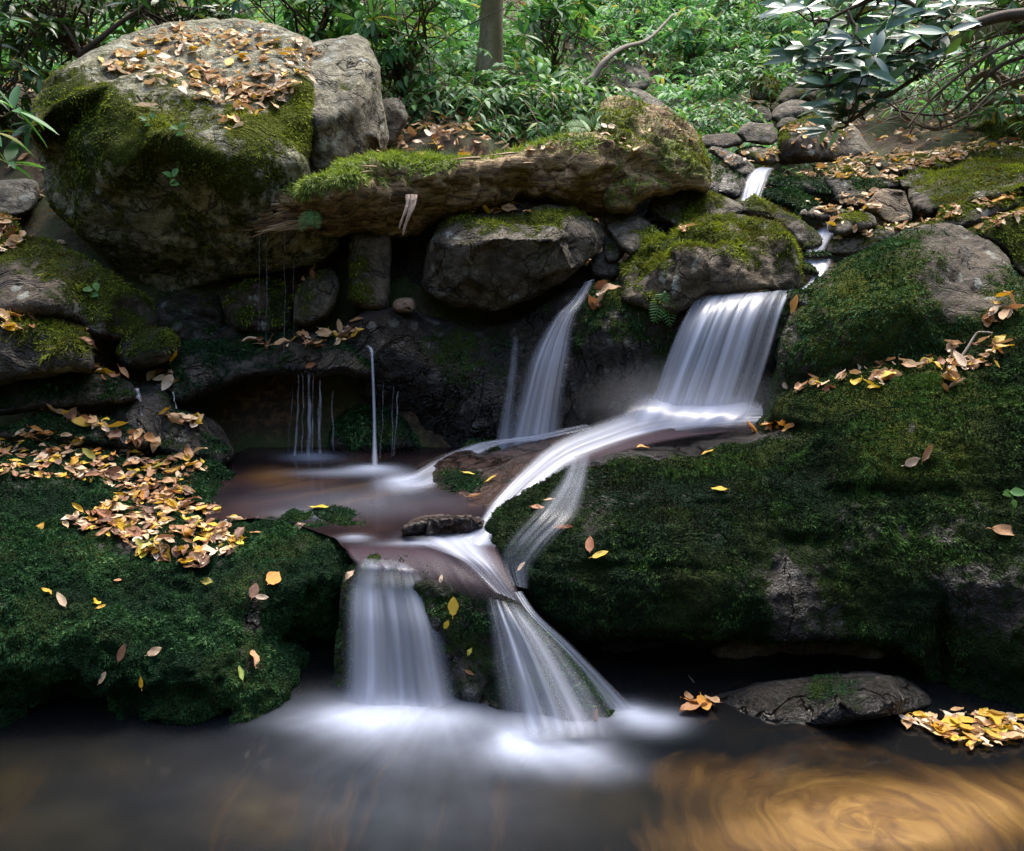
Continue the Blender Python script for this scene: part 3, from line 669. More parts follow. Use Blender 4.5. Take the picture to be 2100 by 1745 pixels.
rock("stone", "smooth olive grey stone with a few dry leaves on top, standing under the boulder's edge",
     [(601, 660), (606, 600), (630, 570), (660, 552), (685, 555), (697, 580), (690, 620), (668, 655), (630, 672)], (4.85, 4.65), edge=.12, ew=22, back=.3, amp=.015, cut=(5, .05), freq=3, moss=.3, up=.3, olive=.8, res=4, col=(.85, .8, .68), blade='moss_olive', dens=.5)
rock("stone", "upright square stone with one bright mossy side under the rotten log",
     [(714, 600), (722, 490), (740, 478), (775, 478), (800, 482), (800, 560), (795, 630), (760, 636), (725, 625)], (4.9, 4.75), edge=.1, ew=20, back=.3, amp=.02, freq=4, moss=.55, up=.2, olive=.9, res=4, col=(.8, .7, .6), mossb=[(785, 560, 16, 100, -.8)], blade='moss_olive', dens=.7)
rock("pebble", "small pinkish stone sitting on the wet rock face under the log",
     [(806, 628), (812, 614), (830, 610), (848, 614), (852, 628), (845, 640), (815, 640)], (4.68, 4.62), edge=.06, ew=16, back=.1, amp=.006, freq=8, moss=-.6, res=3, col=(1.4, 1.05, .9), dens=0)
rock("boulder", "angular grey boulder propped beneath the rotten log, dry leaves along its upper edge",
     [(862, 580), (872, 500), (900, 455), (930, 438), (990, 432), (1040, 410), (1080, 402), (1130, 410), (1180, 430), (1225, 448), (1242, 480), (1225, 525), (1160, 575), (1090, 615), (1010, 640), (930, 632), (875, 605)],
     [(880, 560, 4.8), (920, 450, 5.0), (1040, 415, 5.35), (1090, 405, 5.35), (1000, 442, 4.85), (1100, 445, 4.85), (1230, 470, 5.0), (950, 520, 4.6), (1050, 500, 4.55), (1150, 500, 4.65), (1000, 620, 4.7), (1150, 570, 4.75), (900, 610, 4.8)],
     edge=.10, ew=12, back=.6, amp=.035, cut=(10, .07), freq=2.6, facet=2.5, moss=.22, up=.25, wet=.1, olive=.6, res=4, col=(.78, .7, .62), mossb=[(980, 450, 90, 16, .35), (1130, 450, 60, 16, .4), (1100, 540, 90, 30, .2)], blade='moss_olive', dens=.6)
rock("stone", "flat slanting grey stone behind the propped boulder, green moss at its lower tip",
     z2([(-15, 585), (60, 580), (150, 590), (260, 680), (400, 790), (410, 850), (330, 870), (230, 900), (160, 930), (80, 870), (0, 760), (-30, 680)]), (5.3, 4.85), edge=.08, ew=10, back=.3, amp=.02, cut=(5, .05), freq=4, moss=.0, up=.1, olive=.8, res=4, col=(.9, .85, .78), mossb=[(1335, 490, 40, 30, .8), (1290, 445, 40, 10, .5)], blade='moss_bright', dens=.7)
rock("stone", "small leaf bearing grey stone in the gap below the slanting stone",
     z2([(-20, 790), (40, 790), (110, 830), (140, 880), (90, 960), (20, 985), (-30, 940)]), (5.1, 4.9), edge=.1, ew=20, back=.2, amp=.02, freq=5, moss=.15, olive=.7, res=4, col=(.7, .68, .64), dens=.4)
rock("stone", "wet dark stone wedged beside the head of the middle back fall",
     [(1205, 540), (1235, 515), (1262, 530), (1275, 560), (1250, 575), (1215, 570)], (5.0, 4.9), edge=.1, ew=20, back=.2, amp=.02, freq=5, moss=.1, wet=.6, res=4, col=(.55, .53, .52), dens=.4)

rock("mossy_rock", "brown mossy boulder above the fan fall with a bright moss cushion and small fern",
     z2([(105, 1010), (215, 900), (260, 840), (410, 800), (520, 740), (680, 670), (850, 645), (1000, 660), (1190, 700), (1235, 760), (1320, 870), (1350, 1000), (1350, 1150), (1280, 1175), (1080, 1165), (700, 1190), (620, 1250), (480, 1330), (330, 1310), (200, 1260), (100, 1230)]),
     [(1280, 560, 4.75), (1320, 500, 4.95), (1480, 448, 5.05), (1600, 465, 5.0), (1640, 540, 4.85), (1350, 560, 4.5), (1450, 510, 4.6), (1560, 530, 4.55), (1600, 580, 4.6), (1500, 580, 4.6), (1400, 600, 4.42), (1330, 620, 4.5), (1450, 598, 4.55)],
     edge=.10, ew=12, back=.5, amp=.035, cut=(9, .05), freq=3, facet=2.5, moss=.46, up=.2, olive=.6, lichen=.8, res=4, col=(.85, .72, .62),
     mossb=[(1335, 520, 34, 30, .7), (1440, 490, 80, 30, .4), (1500, 575, 70, 24, -.7), (1440, 530, 50, 20, -.3)], blade='moss_olive', dens=.8, bl=.9)
rock("boulder", "big rounded grey brown rock wall beside the fan fall, opposite the brown mossy boulder",
     [(1572, 860), (1590, 760), (1598, 690), (1640, 610), (1680, 570), (1720, 540), (1800, 500), (1880, 466), (1950, 457), (2010, 480), (2058, 520), (2085, 560), (2120, 572), (2200, 560), (2290, 580), (2440, 600), (2440, 780), (2290, 780), (2100, 780), (1980, 785), (1850, 805), (1750, 830), (1650, 870)],
     [(1600, 830, 4.25), (1600, 720, 4.3), (1660, 600, 4.5), (1750, 540, 4.6), (1900, 470, 4.8), (2000, 485, 4.8), (1700, 700, 4.1), (1800, 620, 4.1), (1900, 560, 4.2), (1850, 740, 3.98), (2000, 650, 4.0), (2050, 550, 4.4), (2150, 650, 3.85), (2250, 600, 3.95), (2250, 740, 3.65), (1950, 740, 3.92), (1700, 800, 4.15)],
     edge=.10, ew=14, back=.6, amp=.05, freq=2.2, moss=.40, up=.05, wet=.05, olive=.5, lichen=.7, res=5, col=(.50, .41, .33),
     mossb=[(1790, 560, 70, 70, .55), (1830, 640, 90, 60, .45), (1680, 700, 70, 120, .1), (1990, 560, 50, 80, -.25), (1900, 700, 200, 50, .45), (2100, 650, 60, 60, .3)], wetb=[(1630, 740, 60, 120, .7)],
     oliveb=[(1820, 600, 140, 90, .25)], blade='moss_dark', dens=1.1, bl=.6)

# --- stones and ledges up the stream
G = "stones along the upper stream"
rock("stone", "pale lichen spotted stone with olive moss, just below the rotten log's thick end",
     z2([(280, 540), (320, 480), (380, 440), (440, 435), (530, 460), (700, 480), (830, 520), (930, 580), (940, 640), (850, 665), (700, 670), (580, 720), (480, 740), (330, 660), (285, 610)]), (5.6, 5.25), edge=.10, ew=12, back=.4, amp=.025, cut=(6, .05), freq=3, facet=3, moss=.15, up=.3, olive=.85, lichen=1, res=4, col=(.9, .85, .8), mossb=[(1435, 420, 50, 40, .5)], blade='moss_olive', dens=.6, group=G)
rock("stone", "long olive mossy stone pointing down beside the upper stream",
     z2([(930, 620), (960, 540), (1010, 505), (1100, 550), (1200, 600), (1320, 650), (1400, 720), (1480, 790), (1490, 850), (1440, 890), (1370, 905), (1330, 860), (1230, 740), (1190, 700), (1000, 665)]), (5.5, 5.05), edge=.08, ew=10, back=.3, amp=.03, cut=(6, .05), freq=3.5, moss=.42, up=.3, olive=.6, res=4, col=(.65, .58, .52), mossb=[(1620, 470, 40, 24, -.5)], blade='moss_olive', dens=.7, group=G)
rock("mossy_rock", "very dark green velvet mossy stone in the middle of the upper stream",
     z2([(1070, 510), (1090, 470), (1150, 460), (1270, 465), (1350, 500), (1440, 540), (1480, 570), (1440, 620), (1330, 645), (1290, 610), (1190, 580), (1090, 540)]), (5.9, 5.6), edge=.12, ew=22, back=.3, amp=.02, freq=4, moss=.85, up=.1, wet=.5, olive=.0, res=4, col=(.4, .4, .4), dens=1, group=G)
rock("stone", "bare tan triangular stone standing by the upper stream",
     z2([(1750, 620), (1800, 560), (1860, 490), (1920, 460), (2000, 470), (2060, 480), (2090, 560), (2120, 640), (2110, 690), (1990, 720), (1900, 690), (1850, 640)]), (5.4, 5.2), edge=.06, ew=8, back=.3, amp=.015, cut=(4, .05), freq=4, moss=-.6, up=0, olive=.8, lichen=.3, res=4, col=(1.25, 1.0, .78), dens=0, facet=2, group=G)
rock("stone", "half mossy grey stone at the stream's side in front of the tan stone",
     z2([(1530, 760), (1560, 690), (1620, 650), (1700, 635), (1800, 635), (1850, 660), (1870, 720), (1800, 745), (1680, 770), (1600, 785)]), (5.2, 5.0), edge=.06, ew=8, back=.25, amp=.02, cut=(4, .04), freq=4, moss=.1, up=.3, olive=.8, res=4, col=(.95, .9, .85), facet=3, mossb=[(1760, 448, 30, 12, .5)], blade='moss_olive', dens=.6, group=G)
rock("pebble", "grey rounded pebble between the dark mossy stone and the tan stone",
     z2([(1390, 640), (1420, 600), (1470, 585), (1530, 620), (1560, 660), (1500, 685), (1420, 680)]), (5.45, 5.35), edge=.08, ew=16, back=.15, amp=.015, freq=5, moss=-.5, res=3, col=(.85, .8, .75), dens=0, group=G)
rock("pebble", "small whitish pebble at the foot of the velvet mossy stone",
     z2([(1335, 650), (1350, 615), (1375, 610), (1390, 640), (1380, 660)]), (5.45, 5.4), edge=.05, ew=9, back=.08, amp=.008, freq=8, moss=-.6, res=2.5, col=(1.9, 1.8, 1.7), dens=0, group=G)
rock("pebble", "flat olive pebble between the grey pebble and the tan stone",
     z2([(1500, 610), (1560, 595), (1640, 605), (1660, 630), (1590, 655), (1540, 650)]), (5.5, 5.4), edge=.05, ew=12, back=.1, amp=.01, freq=6, moss=.2, olive=.9, res=3, col=(1, .95, .8), dens=.3, group=G)
rock("ledge_rock", "thin mossy slab bordering the upper stream in front of the big rock wall",
     z2([(1530, 870), (1560, 820), (1680, 780), (1800, 750), (1990, 715), (2200, 690), (2500, 610), (2800, 520), (2890, 560), (2700, 660), (2400, 760), (2100, 800), (1880, 870), (1760, 920), (1640, 940), (1540, 925)]), (5.25, 4.95), edge=.1, ew=16, back=.35, amp=.025, freq=4, moss=.35, up=.4, olive=.55, res=4, col=(.75, .7, .65), blade='moss_olive', dens=.7)
rock("ledge_rock", "low mossy lip crossing the upper stream beside white water",
     z2([(1340, 935), (1380, 910), (1480, 905), (1540, 915), (1530, 940), (1440, 945)]), (4.98, 4.93), edge=.04, ew=8, back=.12, amp=.01, freq=8, moss=.6, wet=.4, olive=.3, res=3, col=(.6, .55, .5), dens=.8)
rock("mossy_rock", "tiny mossy stone with water running past, tucked behind the brown mossy boulder",
     z2([(1340, 1010), (1380, 980), (1440, 1010), (1475, 1060), (1470, 1075), (1400, 1060), (1350, 1050)]), (4.85, 4.8), edge=.05, ew=12, back=.1, amp=.01, freq=8, moss=.6, wet=.4, olive=.3, res=3, col=(.6, .55, .5), dens=.8)
rock("ledge_rock", "mossy slab by the frame edge, lowest of the stacked slabs above the rock wall",
     [(1935, 480), (1990, 466), (2040, 445), (2110, 425), (2260, 420), (2260, 600), (2120, 580), (2080, 555), (2040, 505)], (4.95, 4.6), edge=.1, ew=18, back=.3, amp=.03, freq=3, moss=.5, up=.4, olive=.65, res=5, col=(.75, .65, .55), blade='moss_olive', dens=.7)
rock("ledge_rock", "curving mossy slab with a leafy crest, second of the stacked slabs from below",
     z3([(1420, 1680), (1500, 1625), (1600, 1590), (1750, 1575), (1900, 1550), (2100, 1490), (2350, 1420), (2350, 1660), (2200, 1680), (2000, 1740), (1700, 1780), (1450, 1760)]), (5.45, 5.1), edge=.1, ew=18, back=.3, amp=.03, freq=3, moss=.5, up=.4, olive=.65, res=5, col=(.75, .65, .55), blade='moss_olive', dens=.7)
rock("ledge_rock", "broad olive mossy ledge, biggest of the stacked slabs beside the upper stream",
     z3([(1180, 1560), (1190, 1480), (1250, 1400), (1350, 1370), (1500, 1330), (1600, 1290), (1720, 1265), (1850, 1268), (1950, 1260), (2350, 1230), (2350, 1480), (2100, 1500), (1900, 1560), (1700, 1600), (1550, 1640), (1350, 1690), (1230, 1650)]), [(1870, 380, 5.9), (1900, 350, 6.2), (2000, 330, 6.2), (2150, 325, 6.1), (1880, 425, 5.5), (2000, 390, 5.5), (2150, 370, 5.4), (1950, 420, 5.35)],
     edge=.10, ew=12, back=.5, amp=.035, cut=(8, .06), freq=2.5, moss=.56, up=.2, olive=.6, lichen=.8, res=5, col=(.7, .58, .46), blade='moss_olive', dens=.7, mossb=[(1880, 420, 30, 30, -.8)])
rock("ledge_rock", "long mossy ledge with white lichen rim just above the biggest slab",
     z3([(1100, 1260), (1200, 1225), (1400, 1200), (1600, 1170), (1750, 1150), (1900, 1150), (2350, 1165), (2350, 1290), (1950, 1275), (1700, 1275), (1500, 1330), (1300, 1310), (1130, 1300)]), (6.9, 6.4), edge=.12, ew=18, back=.5, amp=.04, freq=2.5, moss=.55, up=.2, olive=.65, lichen=1, res=4, col=(.8, .7, .56), blade='moss_olive', dens=.7)
rock("ledge_rock", "highest mossy ledge with leaves, below the tangle of brown branches",
     z3([(1500, 1150), (1560, 1100), (1650, 1050), (1800, 980), (1950, 945), (2350, 900), (2350, 1180), (1900, 1150), (1700, 1160)]), (7.6, 7.0), edge=.15, ew=22, back=.5, amp=.05, freq=2.5, moss=.58, up=.2, olive=.65, res=4, col=(.8, .7, .56), blade='moss_olive', dens=.7)
rock("ledge_rock", "dark green mossy step beside the small upper fall, below a drift of leaves",
     z3([(75, 1440), (100, 1380), (230, 1390), (400, 1400), (520, 1405), (560, 1470), (620, 1510), (560, 1560), (450, 1540), (300, 1520), (100, 1480)]), (6.15, 5.9), edge=.1, ew=16, back=.3, amp=.03, freq=4, moss=.6, up=.1, wet=.3, olive=.15, res=4, col=(.45, .42, .4), dens=.8)
rock("ledge_rock", "mossy step with a sharp crest behind the tan stone",
     z3([(480, 1420), (560, 1400), (650, 1390), (760, 1370), (880, 1400), (1000, 1390), (1100, 1410), (1110, 1480), (950, 1520), (800, 1640), (650, 1620), (560, 1500)]), (6.15, 5.75), edge=.1, ew=18, back=.3, amp=.03, freq=4, moss=.5, up=.1, wet=.1, olive=.35, res=4, col=(.55, .5, .45), dens=.8)
rock("ledge_rock", "narrow mossy ledge in the middle of the leaf drift",
     z3([(450, 1340), (600, 1310), (780, 1310), (860, 1340), (800, 1375), (640, 1385), (500, 1380)]), (6.5, 6.25), edge=.08, ew=14, back=.3, amp=.02, freq=4, moss=.6, up=.1, olive=.5, res=4, col=(.6, .55, .5), blade='moss_olive', dens=.7)
rock("ledge_rock", "brown ledge with a mossy rim just below the round dark boulder",
     z3([(600, 1300), (640, 1265), (760, 1250), (860, 1255), (940, 1270), (920, 1300), (780, 1315), (650, 1315)]), (6.7, 6.5), edge=.08, ew=14, back=.3, amp=.02, freq=4, moss=.3, up=.3, olive=.5, res=4, col=(.75, .6, .5), blade='moss_olive', dens=.6)
rock("boulder", "round dark boulder with a moss collar and leaf covered crown, beyond the leaf drift",
     z3([(155, 1290), (155, 1200), (160, 1090), (220, 1000), (330, 940), (450, 890), (560, 880), (640, 930), (700, 1050), (720, 1200), (640, 1270), (400, 1280), (250, 1300)]), [(1600, 330, 6.7), (1600, 270, 6.75), (1660, 235, 7.3), (1720, 240, 7.3), (1735, 300, 6.85), (1650, 290, 6.5), (1690, 320, 6.6), (1650, 265, 6.7)],
     edge=.15, ew=24, back=.5, amp=.03, freq=3, moss=.25, up=.5, olive=.7, lichen=.9, res=4, col=(.5, .42, .38), mossb=[(1605, 300, 16, 50, .5), (1660, 300, 40, 26, -.6)], blade='moss_olive', dens=.6)
rock("boulder", "pale grey leaning boulder with a mossy edge next to the round dark boulder",
     z3([(640, 1200), (680, 1000), (700, 975), (780, 1020), (850, 1130), (920, 1220), (900, 1245), (700, 1260)]), (7.1, 6.8), edge=.12, ew=22, back=.4, amp=.02, freq=3, moss=.0, up=.2, olive=.7, lichen=1, res=4, col=(1.3, 1.25, 1.15), dens=.4, blade='moss_olive')
rock("stone", "squarish grey stone with lichen sitting in the row above the small upper fall",
     z2([(900, 90), (930, 40), (980, 5), (1060, 15), (1150, 15), (1175, 60), (1185, 120), (1150, 165), (1060, 160), (950, 150)]), (6.9, 6.7), edge=.08, ew=10, back=.3, amp=.02, cut=(5, .05), freq=4, moss=.1, up=.2, olive=.6, lichen=1, res=4, col=(1.05, 1, .92), facet=3, dens=.4, blade='moss_olive', group=G)
rock("stone", "dark brown low stone touching the squarish lichen stone",
     z2([(640, 160), (660, 100), (760, 85), (870, 75), (930, 110), (940, 150), (870, 180), (740, 195)]), (6.8, 6.6), edge=.1, ew=18, back=.3, amp=.025, freq=4, moss=.1, up=.2, olive=.5, res=4, col=(.6, .5, .42), dens=.4, group=G)
rock("stone", "white topped pointed stone at the head of the small upper fall",
     z2([(690, 200), (730, 170), (800, 185), (880, 215), (960, 250), (1010, 300), (1030, 350), (1000, 385), (930, 380), (850, 330), (780, 260)]), (6.5, 6.1), edge=.08, ew=10, back=.3, amp=.02, cut=(5, .05), freq=4, moss=-.1, up=.1, olive=.5, lichen=1, res=4, col=(1.05, 1, .98), facet=3, dens=.2, group=G)
rock("stone", "mossy leaf littered stone between the white topped stone and the round dark boulder",
     z2([(890, 215), (950, 180), (1050, 170), (1120, 190), (1180, 220), (1180, 290), (1080, 300), (980, 270)]), (6.7, 6.5), edge=.1, ew=18, back=.3, amp=.02, freq=4, moss=.3, up=.2, olive=.8, lichen=.8, res=4, col=(1, .95, .85), blade='moss_olive', dens=.5, group=G)
rock("wet_rock", "black wet rock at the side of the small upper fall, mossy crest sloping to it",
     z2([(620, 420), (630, 340), (700, 300), (720, 265), (800, 310), (900, 370), (950, 400), (920, 520), (850, 525), (700, 470)]), (6.2, 5.8), edge=.1, ew=18, back=.3, amp=.03, freq=4, moss=.2, up=.5, wet=.8, olive=.3, res=4, col=(.35, .32, .3), dens=.7, group=G)
rock("stone", "long rounded stone with a mossy patch in the pile beyond the upper stream",
     z3([(100, 930), (130, 860), (220, 800), (320, 790), (410, 820), (440, 880), (380, 925), (250, 940), (150, 960)]), (8.1, 7.8), edge=.12, ew=18, back=.4, amp=.02, freq=3, moss=.05, up=.2, olive=.5, lichen=1, res=4, col=(.9, .8, .72), dens=.4, group=G)
rock("stone", "dim brown stone with moss above the long rounded stone",
     z3([(150, 790), (200, 700), (280, 660), (400, 650), (470, 700), (440, 790), (320, 790), (200, 830)]), (8.6, 8.3), edge=.12, ew=18, back=.4, amp=.03, freq=3, moss=.3, up=.2, olive=.5, res=4, col=(.6, .52, .45), dens=.4, group=G)
rock("stone", "upright stone with a bright mossy face in the pile beyond the upper stream",
     z3([(-70, 740), (-50, 640), (0, 600), (100, 600), (160, 650), (150, 760), (110, 815), (40, 790), (-40, 790)]), (8.7, 8.4), edge=.12, ew=18, back=.4, amp=.03, freq=3, moss=.55, up=.2, olive=.8, res=4, col=(.7, .62, .5), blade='moss_olive', dens=.6, group=G)
rock("stone", "low dark stone at the bottom of the far stone pile",
     z3([(140, 1010), (180, 945), (260, 930), (330, 960), (250, 1000), (190, 1030)]), (7.6, 7.4), edge=.1, ew=14, back=.3, amp=.02, freq=4, moss=.1, res=4, col=(.6, .52, .45), dens=.3, group=G)
rock("stone", "shadowed stone with small leaves at the far pile's edge",
     z3([(-60, 960), (-40, 860), (20, 830), (90, 870), (100, 960), (20, 990)]), (7.9, 7.7), edge=.1, ew=14, back=.3, amp=.02, freq=4, moss=.2, res=4, col=(.5, .44, .4), dens=.3, group=G)
rock("boulder", "white topped boulder on the forest floor under a leaning pale branch",
     c2([(1560, 480), (1620, 420), (1690, 360), (1780, 360), (1850, 385), (1895, 440), (1905, 490), (1870, 545), (1760, 570), (1640, 560), (1570, 530)]), (8.6, 8.2), edge=.15, ew=22, back=.4, amp=.03, freq=3, moss=.15, up=.2, olive=.5, lichen=1, res=4, col=(1.15, 1.15, 1.1), mossb=[(1230, 165, 20, 24, .5), (1300, 150, 30, 14, -.5)], dens=.4)
rock("boulder", "low pale boulder just behind the top of the rotten log",
     c2([(1710, 590), (1750, 545), (1810, 530), (1880, 560), (1950, 600), (2020, 650), (2040, 700), (1900, 720), (1750, 680)]), (7.6, 7.2), edge=.12, ew=18, back=.4, amp=.03, freq=3, moss=.1, up=.2, olive=.6, lichen=1, res=4, col=(1, .98, .9), dens=.4, blade='moss_olive')
rock("stone", "grey stone at the frame edge below the lone rhododendron whorls",
     [(-120, 400), (-30, 372), (40, 368), (72, 372), (80, 400), (60, 440), (-20, 450), (-120, 450)], (5.6, 5.3), edge=.12, ew=22, back=.3, amp=.03, freq=3, moss=.0, up=.2, olive=.5, res=5, col=(.95, .95, .95), dens=.3)
rock("stone", "mossy flat stone on the leafy forest floor behind the rotten log",
     c2([(690, 860), (760, 825), (880, 830), (990, 870), (1020, 910), (900, 915), (760, 900)]), (6.5, 6.2), edge=.08, ew=16, back=.3, amp=.02, freq=4, moss=.8, up=.1, olive=.7, res=4, col=(.7, .6, .5), blade='moss_olive', dens=.9)
rock("wet_rock", "dark filler rock standing in for shade between the upright square stone and the propped boulder",
     [(770, 470), (920, 430), (960, 500), (910, 650), (780, 650)], (5.3, 5.1), edge=.1, ew=30, back=.3, amp=.05, freq=4, moss=-.1, wet=.5, res=6, col=(.3, .26, .24), dens=0)  # added filler over bright ground; the gap's shade is in its dark colour
rock("wet_rock", "dark filler rock standing in for shade beneath the rotten log's thick end",
     [(1225, 400), (1330, 385), (1480, 370), (1500, 470), (1300, 500), (1235, 470)], (5.95, 5.75), edge=.1, ew=30, back=.3, amp=.05, freq=4, moss=0, wet=.3, res=6, col=(.3, .26, .22), dens=0)  # added filler, coloured dark to give the shade under the log
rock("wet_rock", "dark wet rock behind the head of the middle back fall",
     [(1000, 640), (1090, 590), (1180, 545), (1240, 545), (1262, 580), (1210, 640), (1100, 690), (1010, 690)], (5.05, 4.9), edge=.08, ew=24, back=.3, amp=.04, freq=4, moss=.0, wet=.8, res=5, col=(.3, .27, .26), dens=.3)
rock("stone", "flat pale rock among the leaves below the brown branch tangle",
     z3([(1230, 1130), (1300, 1085), (1420, 1085), (1560, 1070), (1590, 1100), (1450, 1145), (1300, 1165)]), (8.0, 7.7), edge=.06, ew=8, back=.3, amp=.02, cut=(4, .03), freq=4, moss=-.2, up=0, res=3, col=(1.6, 1.6, 1.6), lichen=1, dens=0)
rock("stone", "low mossy stone touching the flat pale rock",
     z3([(1050, 1215), (1070, 1120), (1160, 1090), (1250, 1110), (1250, 1180), (1150, 1225)]), (7.7, 7.4), edge=.06, ew=10, back=.3, amp=.03, freq=4, moss=.5, olive=.7, res=3, col=(.8, .75, .65), dens=.7, blade='moss_olive')
rock("boulder", "long mossy bank rock under the brown branch tangle",
     z3([(1540, 1010), (1610, 880), (1700, 770), (1820, 730), (1950, 780), (2250, 800), (2300, 960), (1900, 960), (1700, 1030)]), (8.8, 8.3), edge=.15, ew=20, back=.5, amp=.06, cut=(7, .1), freq=3, moss=.5, olive=.7, res=4, col=(.8, .72, .6), dens=.8, blade='moss_olive')
rock("stone", "grey stone half hidden behind the flat pale rock",
     z3([(1290, 1080), (1320, 1030), (1400, 1005), (1490, 1020), (1570, 1065), (1480, 1090)]), (8.4, 8.2), edge=.08, ew=12, back=.3, amp=.02, cut=(4, .04), freq=4, moss=.1, up=.3, olive=.6, res=3, col=(1.1, 1.05, .95), dens=.4, blade='moss_olive')
rock("stone", "brown mossy stone at the edge of the leafy bank above the round dark boulder",
     z3([(880, 900), (900, 850), (980, 820), (1060, 850), (1080, 920), (1000, 950), (900, 940)]), (8.9, 8.6), edge=.1, ew=14, back=.3, amp=.03, cut=(4, .05), freq=4, moss=.35, up=.3, olive=.7, res=3, col=(.9, .8, .65), dens=.5, blade='moss_olive')
rock("stone", "dark stone in the hollow under the huge boulder's lowest point",
     [(318, 640), (340, 600), (400, 590), (450, 605), (462, 660), (450, 700), (380, 705), (325, 690)], (5.05, 4.85), edge=.08, ew=14, back=.3, amp=.03, cut=(5, .05), freq=4, moss=.3, up=.3, wet=.3, olive=.4, res=4, col=(.5, .44, .38), dens=.6)
rock("stone", "shadowed brown stone wedged beside the small cushion of moss",
     [(190, 690), (240, 640), (320, 640), (340, 700), (300, 740), (220, 740)], (4.75, 4.6), edge=.08, ew=14, back=.3, amp=.03, cut=(5, .05), freq=4, moss=.15, up=.3, wet=.3, olive=.4, res=4, col=(.5, .42, .36), dens=.6)
rock("stone", "small dark stone at the back of the hollow behind the thin drips",
     [(400, 700), (440, 660), (500, 665), (520, 700), (480, 720), (420, 720)], (4.95, 4.8), edge=.08, ew=14, back=.3, amp=.03, cut=(4, .05), freq=4, moss=.3, up=.3, wet=.5, olive=.2, res=4, col=(.4, .36, .33), dens=.6)
rock("ledge_rock", "broad mossy slab at the top of the leaf drift beside the pale leaning boulder",
     z3([(900, 1290), (1000, 1235), (1180, 1225), (1400, 1285), (1430, 1345), (1200, 1385), (1000, 1375)]), (6.7, 6.35), edge=.06, ew=10, back=.4, amp=.03, cut=(6, .05), freq=4, moss=.42, up=.3, olive=.6, res=4, col=(.9, .8, .65), dens=.7, blade='moss_olive')
rock("ledge_rock", "mossy wedge of rock between the leaf drift and the biggest stacked slab",
     z3([(1110, 1420), (1180, 1370), (1300, 1345), (1420, 1370), (1350, 1440), (1250, 1490), (1140, 1490)]), (6.2, 5.9), edge=.06, ew=10, back=.3, amp=.03, cut=(5, .05), freq=4, moss=.45, up=.3, olive=.5, res=4, col=(.75, .65, .55), dens=.7, blade='moss_olive')
rock("ledge_rock", "flat grey green slab in the leaves below the hanging twigs",
     z3([(1040, 1195), (1180, 1140), (1450, 1150), (1620, 1180), (1420, 1235), (1150, 1265)]), (7.35, 7.0), edge=.06, ew=10, back=.4, amp=.03, cut=(5, .05), freq=4, moss=.3, up=.3, olive=.7, lichen=1, res=4, col=(1.1, 1.05, .9), dens=.5, blade='moss_olive')
# ------------------------------------------------------------------ rotten log
def mat_wood():
    m, nt, out = newmat("rotten_wood"); k = NT(nt)
    pos = k.n("ShaderNodeNewGeometry").outputs["Position"]
    mp = k.n("ShaderNodeMapping"); mp.inputs["Rotation"].default_value = (0.0, 0.15, -0.27)
    mp.inputs["Scale"].default_value = (0.09, 1, 1); k.l(pos, mp.inputs["Vector"])
    n1 = k.noise(mp.outputs[0], 42, 5, 0.65, 0.6); n2 = k.noise(pos, 9, 4); n3 = k.noise(pos, 110, 3)
    c = k.ramp(n1, [(0.36, (0.018, 0.010, 0.004)), (0.45, (0.15, 0.095, 0.042)), (0.57, (0.36, 0.25, 0.12)), (0.74, (0.55, 0.43, 0.26))])
    c = k.mix(k.ramp(n2, [(0.4, 0.0), (0.7, 0.4)]), c, (0.19, 0.125, 0.05))
    mm = k.math('ADD', k.attr("moss").outputs["Fac"], k.math('MULTIPLY', k.math('SUBTRACT', k.noise(pos, 30, 5, 0.7), 0.5), 1.2))
    mm = k.ramp(mm, [(0.42, 0.0), (0.62, 1.0)])
    c = k.mix(mm, c, k.ramp(n3, [(0.3, (0.05, 0.058, 0.010)), (0.75, (0.16, 0.19, 0.03))]))
    b = k.n("ShaderNodeBsdfPrincipled"); k.l(c, b.inputs["Base Color"]); b.inputs["Roughness"].default_value = 0.9
    k.l(k.bump(k.math('ADD', n1, k.math('MULTIPLY', n3, 0.4)), 1.0, 0.03), b.inputs["Normal"])
    k.l(b.outputs[0], out.inputs[0]); return m
M['wood'] = mat_wood()
GR = (1.65, .45, .25)
